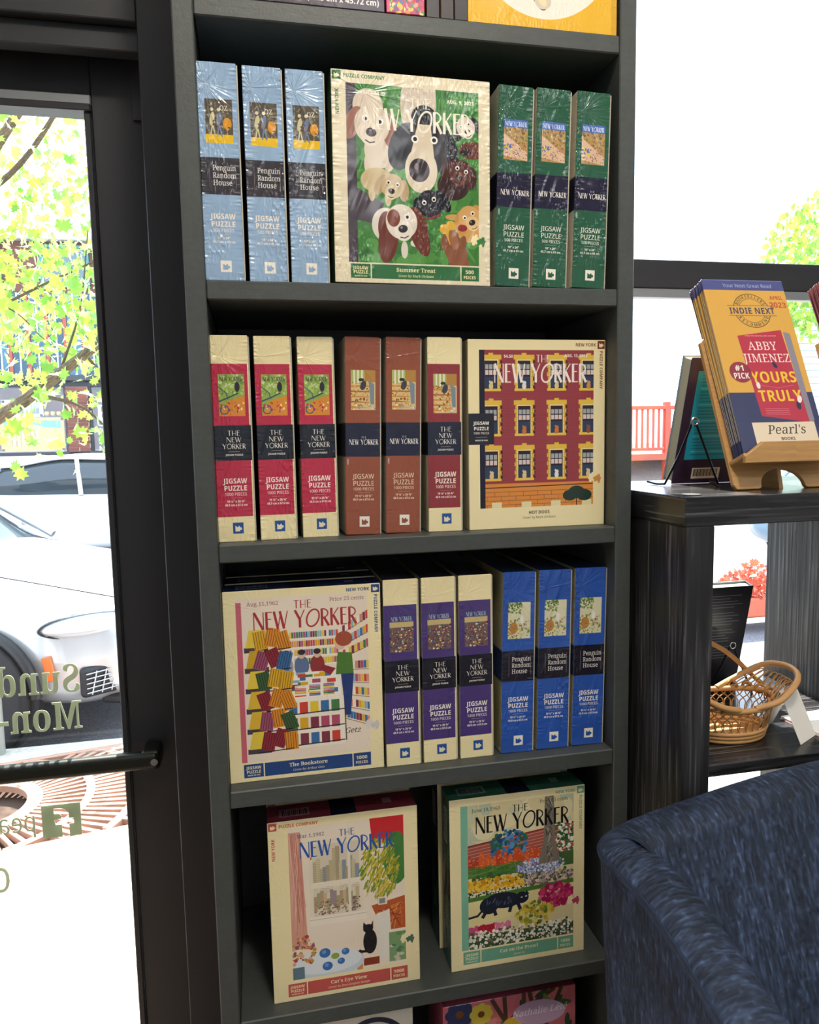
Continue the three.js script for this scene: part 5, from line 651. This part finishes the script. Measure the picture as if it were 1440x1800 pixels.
  for (const s of [-1, 1]) {
    const hl = part('headlight', new THREE.SphereGeometry(1, 24, 16).scale(0.26, 0.06, 0.11).rotateY(s * 0.72).translate(1.93, 0.67, s * 0.66), mat(0xc9d0d6, 0.08, { metalness: 0.3 }), o); part('lens_trim', new THREE.TorusGeometry(1, 0.028, 6, 36).scale(0.255, 0.065, 0.5).rotateY(s * 0.72).translate(1.955, 0.67, s * 0.685), dark, hl);
    part('side_marker', new RoundedBoxGeometry(0.05, 0.13, 0.015, 2, 0.006).rotateZ(0.2).translate(1.79, 0.47, s * 0.828), mat(0xd9631f, 0.3), o);
    const fr = part('fog_grille', new RoundedBoxGeometry(0.32, 0.16, 0.05, 3, 0.03).rotateY(s * -(-0.86)).translate(2.03, 0.38, s * 0.66), dark, o); part('mesh_bars', merged([-0.05, -0.025, 0, 0.025, 0.05].map((y) => rod([-0.14, y, 0.028], [0.14, y + 0.008, 0.028], 0.004, 5)).concat([-0.1, -0.05, 0, 0.05, 0.1].map((x) => rod([x - 0.015, -0.06, 0.028], [x + 0.015, 0.06, 0.028], 0.004, 5)))).rotateY(s > 0 ? 0.86 : Math.PI - 0.86).translate(2.035, 0.38, s * 0.665), rim, fr);
    part('tail_light', new RoundedBoxGeometry(0.1, 0.12, 0.3, 3, 0.03).translate(-2.16, 0.78, s * 0.6), mat(0x8a1c1c, 0.2), o);
  }
  part('grille', new RoundedBoxGeometry(0.06, 0.14, 0.9, 3, 0.03).translate(2.22, 0.5, 0), dark, o); part('bumper_lip', new RoundedBoxGeometry(0.2, 0.05, 1.3, 3, 0.02).translate(2.06, 0.25, 0), dark, o); part('bonnet_seam', tube([[0.95, 0.975, 0.6], [1.6, 0.875, 0.62], [2.0, 0.77, 0.5]], 0.004, 20, 5), dark, o); part('number_plate', cbox(0.01, 0.11, 0.3, 0.002).translate(2.255, 0.42, 0), white, o);
  return o;
}
car('silver car parked at the near kerb with its bumper behind the door lettering', [-2.48, -0.15, -4.35], -0.30, 0xb0b4b8);
car('white car parked across the street behind the silver car', [-1.75, -0.15, -9.6], 0, 0xe6e6e4);
car('blue grey car parked beyond the right end of the window', [8.1, -0.15, -6.6], 0.2, 0x6f8a99);
// ---------------------------------------------------------------- building across the street
{
  const BZ = -16, y0 = 1.19, t = thing('storefront_building', 'brick storefront with striped blue and red cladding across the street', 'building', [0, 0, BZ]);
  const brickM = [0x6b3a2e, 0x5f3126, 0x744030].map((c) => mat(c, 0.9)), teal = [0x27485a, 0x33586a, 0x1f3c4e].map((c) => mat(c, 0.5)), redP = mat(0x8a3a2c, 0.6), trimD = mat(0x2c2d30, 0.6);
  span('back_wall', t, mat(0x6a4438, 0.95, { map: rep(dataTex(128, 128, (u, v) => { const t2 = 0.75 + 0.25 * NG(u * 20, v * 60); return [t2, t2, t2]; }, true), 1) }), -14, 2, y0, 5.6, -3, -0.6, 0);
  span('upper_wall', t, mat(0x5e3a30, 0.95), -14, 2, 4.55, 5.6, -0.6, -0.1, 0); span('cornice', t, mat(0x9c9a92, 0.8), -14, 2, 5.6, 5.72, -0.6, 0.1, 0.02);
  for (let i = 0; i < 5; i++) { const x = -9.2 + i * 1.7; const f = span('upper_window', t, mat(0x4a5c5c, 0.1), x, x + 0.9, 4.7, 5.5, -0.12, -0.06, 0.01); part('frame', merged([cbox(0.06, 0.8, 0.06, 0).translate(-0.45, 0, 0.03), cbox(0.06, 0.8, 0.06, 0).translate(0.45, 0, 0.03), cbox(0.96, 0.06, 0.06, 0).translate(0, 0.4, 0.03), cbox(0.96, 0.06, 0.06, 0).translate(0, 0, 0.03), cbox(0.96, 0.06, 0.06, 0).translate(0, -0.4, 0.03)]), mat(0x2f6a66, 0.6), f); }
  let x = -8; const gB = cbox(0.115, 1.7, 0.05, 0.004), gR = cbox(0.075, 1.7, 0.08, 0.004), gW = cbox(0.035, 1.7, 0.03, 0.002), wl = mat(0xb9c6c9, 0.5); let k = 0;
  while (x < -1) { const kind = ['b', 'w', 'b', 'r'][k % 4], w = { b: 0.12, r: 0.08, w: 0.04 }[kind]; const s = part('cladding_strip', { b: gB, r: gR, w: gW }[kind], kind === 'b' ? pick(teal) : kind === 'r' ? redP : wl, t); s.position.set(x + w / 2, 3.7, -0.05); x += w; k++; }
  span('fascia', t, trimD, -14, 2, 2.74, 2.86, -0.5, 0.08, 0.01); span('soffit', t, trimD, -14, 2, 2.62, 2.74, -0.6, -0.1, 0.01);
  // brick piers, brick by brick where they show
  for (const [a, b, show] of [[-3.8, -3.36, 1], [-6.9, -6.5, 0]]) { span('pier_core', t, mat(0xb0a090, 0.95), a + 0.01, b - 0.01, y0, 2.62, -0.4, -0.025, 0); if (show) for (let r = 0; r < 19; r++) for (let c = 0; c < 2; c++) { const bw = (b - a) / 2; const q = part('brick', brickG(bw), pick(brickM), t); q.position.set(a + bw * (c + 0.5) + (r % 2 ? 0.03 : -0.03) * (c ? 1 : -1) * 0.3, y0 + 0.0376 + r * 0.0752, -0.02); } }
  function brickG(bw) { return brickG.g ??= cbox(bw - 0.012, 0.065, 0.04, 0.004); }
  span('stall_riser', t, trimD, -14, 2, y0, y0 + 0.07, -0.3, 0, 0.01);
  for (const [a, b] of [[-6.5, -3.8], [-3.36, 0.4]]) { span('window_frame', t, trimD, a, a + 0.05, y0 + 0.07, 2.62, -0.2, -0.1, 0.005); span('window_frame', t, trimD, b - 0.05, b, y0 + 0.07, 2.62, -0.2, -0.1, 0.005); span('shop_window', t, pane, a + 0.05, b - 0.05, y0 + 0.07, 2.62, -0.16, -0.15, 0); span('display_floor', t, mat(0x8a8274, 0.8), a, b, y0 + 0.02, y0 + 0.1, -0.6, -0.2, 0); }
  const P = (lab, w, h, m, fm, pos, cat = 'poster') => { const o = thing('framed_picture', lab, cat, pos); part('print', cbox(w, h, 0.02, 0.001, true), m, o); part('frame', merged([cbox(w + 0.12, 0.07, 0.05, 0.004).translate(0, h / 2 + 0.02, 0), cbox(w + 0.12, 0.07, 0.05, 0.004).translate(0, -h / 2 - 0.02, 0), cbox(0.07, h + 0.1, 0.05, 0.004).translate(w / 2 + 0.02, 0, 0), cbox(0.07, h + 0.1, 0.05, 0.004).translate(-w / 2 - 0.02, 0, 0)]), fm, o); return o; };
  const gold = mat(0xc9902c, 0.45);
  P('gold framed picture of a yellow columned facade in the shop window opposite', 1.16, 0.62, mat(0xffffff, 0.6, { map: canvasTex(400, 214, (x2, w, h) => { rect(x2, '#3a9ac4', 0, 0, w, h); poly(x2, '#d9a83a', [[0, h * 0.2], [w * 0.4, h * 0.1], [w * 0.7, h * 0.25], [w, h * 0.3], [w, h], [0, h]]); for (let i = 0; i < 6; i++) { rect(x2, '#8a6a2a', w * (0.12 + i * 0.08), h * 0.35, w * 0.03, h * 0.55); rect(x2, '#e8c46a', w * (0.15 + i * 0.08), h * 0.35, w * 0.04, h * 0.55); } rect(x2, '#efd27a', w * 0.08, h * 0.28, w * 0.54, h * 0.08); dabs(x2, w, h, 60, ['#c9962f', '#e0b54a', '#b07f2a'], 4, 16, 0.3, 1); }) }), gold, [-4.55, y0 + 0.44, BZ - 0.3]);
  P('white framed landscape print above the gold picture in the shop window opposite', 0.7, 0.26, mat(0xffffff, 0.5, { map: canvasTex(200, 80, (x2, w, h) => { rect(x2, '#8fa3ad', 0, 0, w, h); poly(x2, '#4a5a66', [[0, h], [w * 0.4, h * 0.3], [w * 0.7, h * 0.7], [w, h * 0.4], [w, h]]); }) }), white, [-4.75, y0 + 1.0, BZ - 0.4]);
  P('teal poster in the lettered shop window opposite', 0.7, 0.9, mat(0xffffff, 0.6, { map: canvasTex(160, 200, (x2, w, h) => { rect(x2, '#2fa898', 0, 0, w, h); rect(x2, '#d9623a', w * 0.3, h * 0.2, w * 0.3, h * 0.5); dabs(x2, w, h, 20, ['#e0c04a', '#39c4b4'], 6, 20, 0.6, 1); }) }), trimD, [-2.55, y0 + 0.58, BZ - 0.4]);
  for (let i = 0; i < 4; i++) { const b = thing('glazed_pot', `small yellow pot on the shop window ledge opposite, number ${['one', 'two', 'three', 'four'][i]} from the left`, 'pot', [-4.28 + i * 0.12, y0 + 0.84, BZ - 0.42], 'pots in the shop window'); part('bowl', new THREE.LatheGeometry([[0, 0], [0.03, 0], [0.05, 0.04], [0.045, 0.09], [0.04, 0.09], [0.04, 0.05], [0, 0.01]].map(([a, c]) => new THREE.Vector2(a, c)), 16), mat(0xd9b060, 0.4), b); }
  span('ledge', t, trimD, -4.4, -3.85, y0 + 0.82, y0 + 0.84, -0.5, -0.36, 0.002);
  const lm = mat(0xf2f0ea, 0.6), L = (s, f, size, px, py) => { const m = part('lettering', letters(s, f, size, 0.01), lm, t); m.position.set(px, py, -0.145); };
  L('Pe', fontSerif, 0.3, -3.24, y0 + 0.75); L('M', fontSans, 0.12, -2.98, y0 + 0.56); ['O', 'P', 'E', 'N'].forEach((c, i) => L(c, fontSans, 0.14, -3.22, y0 + 0.6 - i * 0.19));
}
// deck with a red railing, a shrub bed and a clapboard house, all seen through the window
{
  const t = thing('deck_railing', 'red wooden deck railing seen through the window', 'railing', [0, 0, -12]), red = mat(0xb0432c, 0.7);
  span('deck', t, mat(0x9c4a34, 0.8), 6.2, 9.4, 0.9, 1.02, -1.6, 0.1, 0.005); span('top_rail', t, red, 6.2, 9.4, 1.86, 1.93, -0.05, 0.06, 0.01); span('bottom_rail', t, red, 6.2, 9.4, 1.08, 1.14, -0.03, 0.04, 0.01);
  for (let i = 0; i < 28; i++) { const p = part('picket', pg(), red, t); p.position.set(6.26 + i * 0.115, 1.5, 0); } function pg() { return pg.g ??= cbox(0.04, 0.74, 0.035, 0.003); }
  for (const x of [6.25, 7.8, 9.35]) span('post', t, red, x - 0.05, x + 0.05, -0.15, 2.0, -0.06, 0.06, 0.005);
  const s = thing('red_shrub', 'low red leaved shrub on the pavement seen through the lower shelf opening', 'shrub', [4.05, -0.02, -4.3]); const rm = new THREE.MeshPhysicalMaterial({ color: new THREE.Color().setRGB(0.5, 0.1, 0.05), roughness: 1, transmission: 0.3, thickness: 0, side: THREE.DoubleSide });
  part('planter', new RoundedBoxGeometry(0.9, 0.16, 0.4, 3, 0.02).translate(0, 0.08, 0), mat(0xa8543c, 0.8), s); const n = 500, im = shadow(new THREE.InstancedMesh(leafGeo, rm, n)), M = new THREE.Object3D(); im.name = 'foliage'; im.userData.kind = 'stuff'; for (let i = 0; i < n; i++) { const a = rr(0, 6.3), q = Math.sqrt(rnd()); M.position.set(0.45 * q * Math.cos(a), 0.16 + 0.26 * (1 - q * q) * rnd(), 0.2 * q * Math.sin(a)); M.rotation.set(rr(0, 6), rr(0, 6), rr(0, 6)); M.scale.setScalar(rr(0.04, 0.08)); M.updateMatrix(); im.setMatrixAt(i, M.matrix); } s.add(im);
  const h = thing('clapboard_house', 'pale grey clapboard house corner beside the tree in the upper window', 'house', [0, 0, -14]); span('wall_core', h, mat(0xb4b8b8, 0.8), 11.4, 16, 1.1, 4.9, -0.5, -0.05, 0); for (let i = 0; i < 25; i++) span('board', h, clap(), 11.4, 16, 1.12 + i * 0.15, 1.25 + i * 0.15, -0.05, -0.02 + (i % 2) * 0.004, 0.003); function clap() { return clap.m ??= mat(0xbfc3c2, 0.8); } span('roof', h, mat(0x6a6a6c, 0.9), 11.3, 16, 4.9, 4.96, -0.6, 0.1, 0.01); span('corner_board', h, white, 11.37, 11.47, 1.1, 4.9, -0.06, 0.0, 0.003);
}
renderer.render(scene, camera);
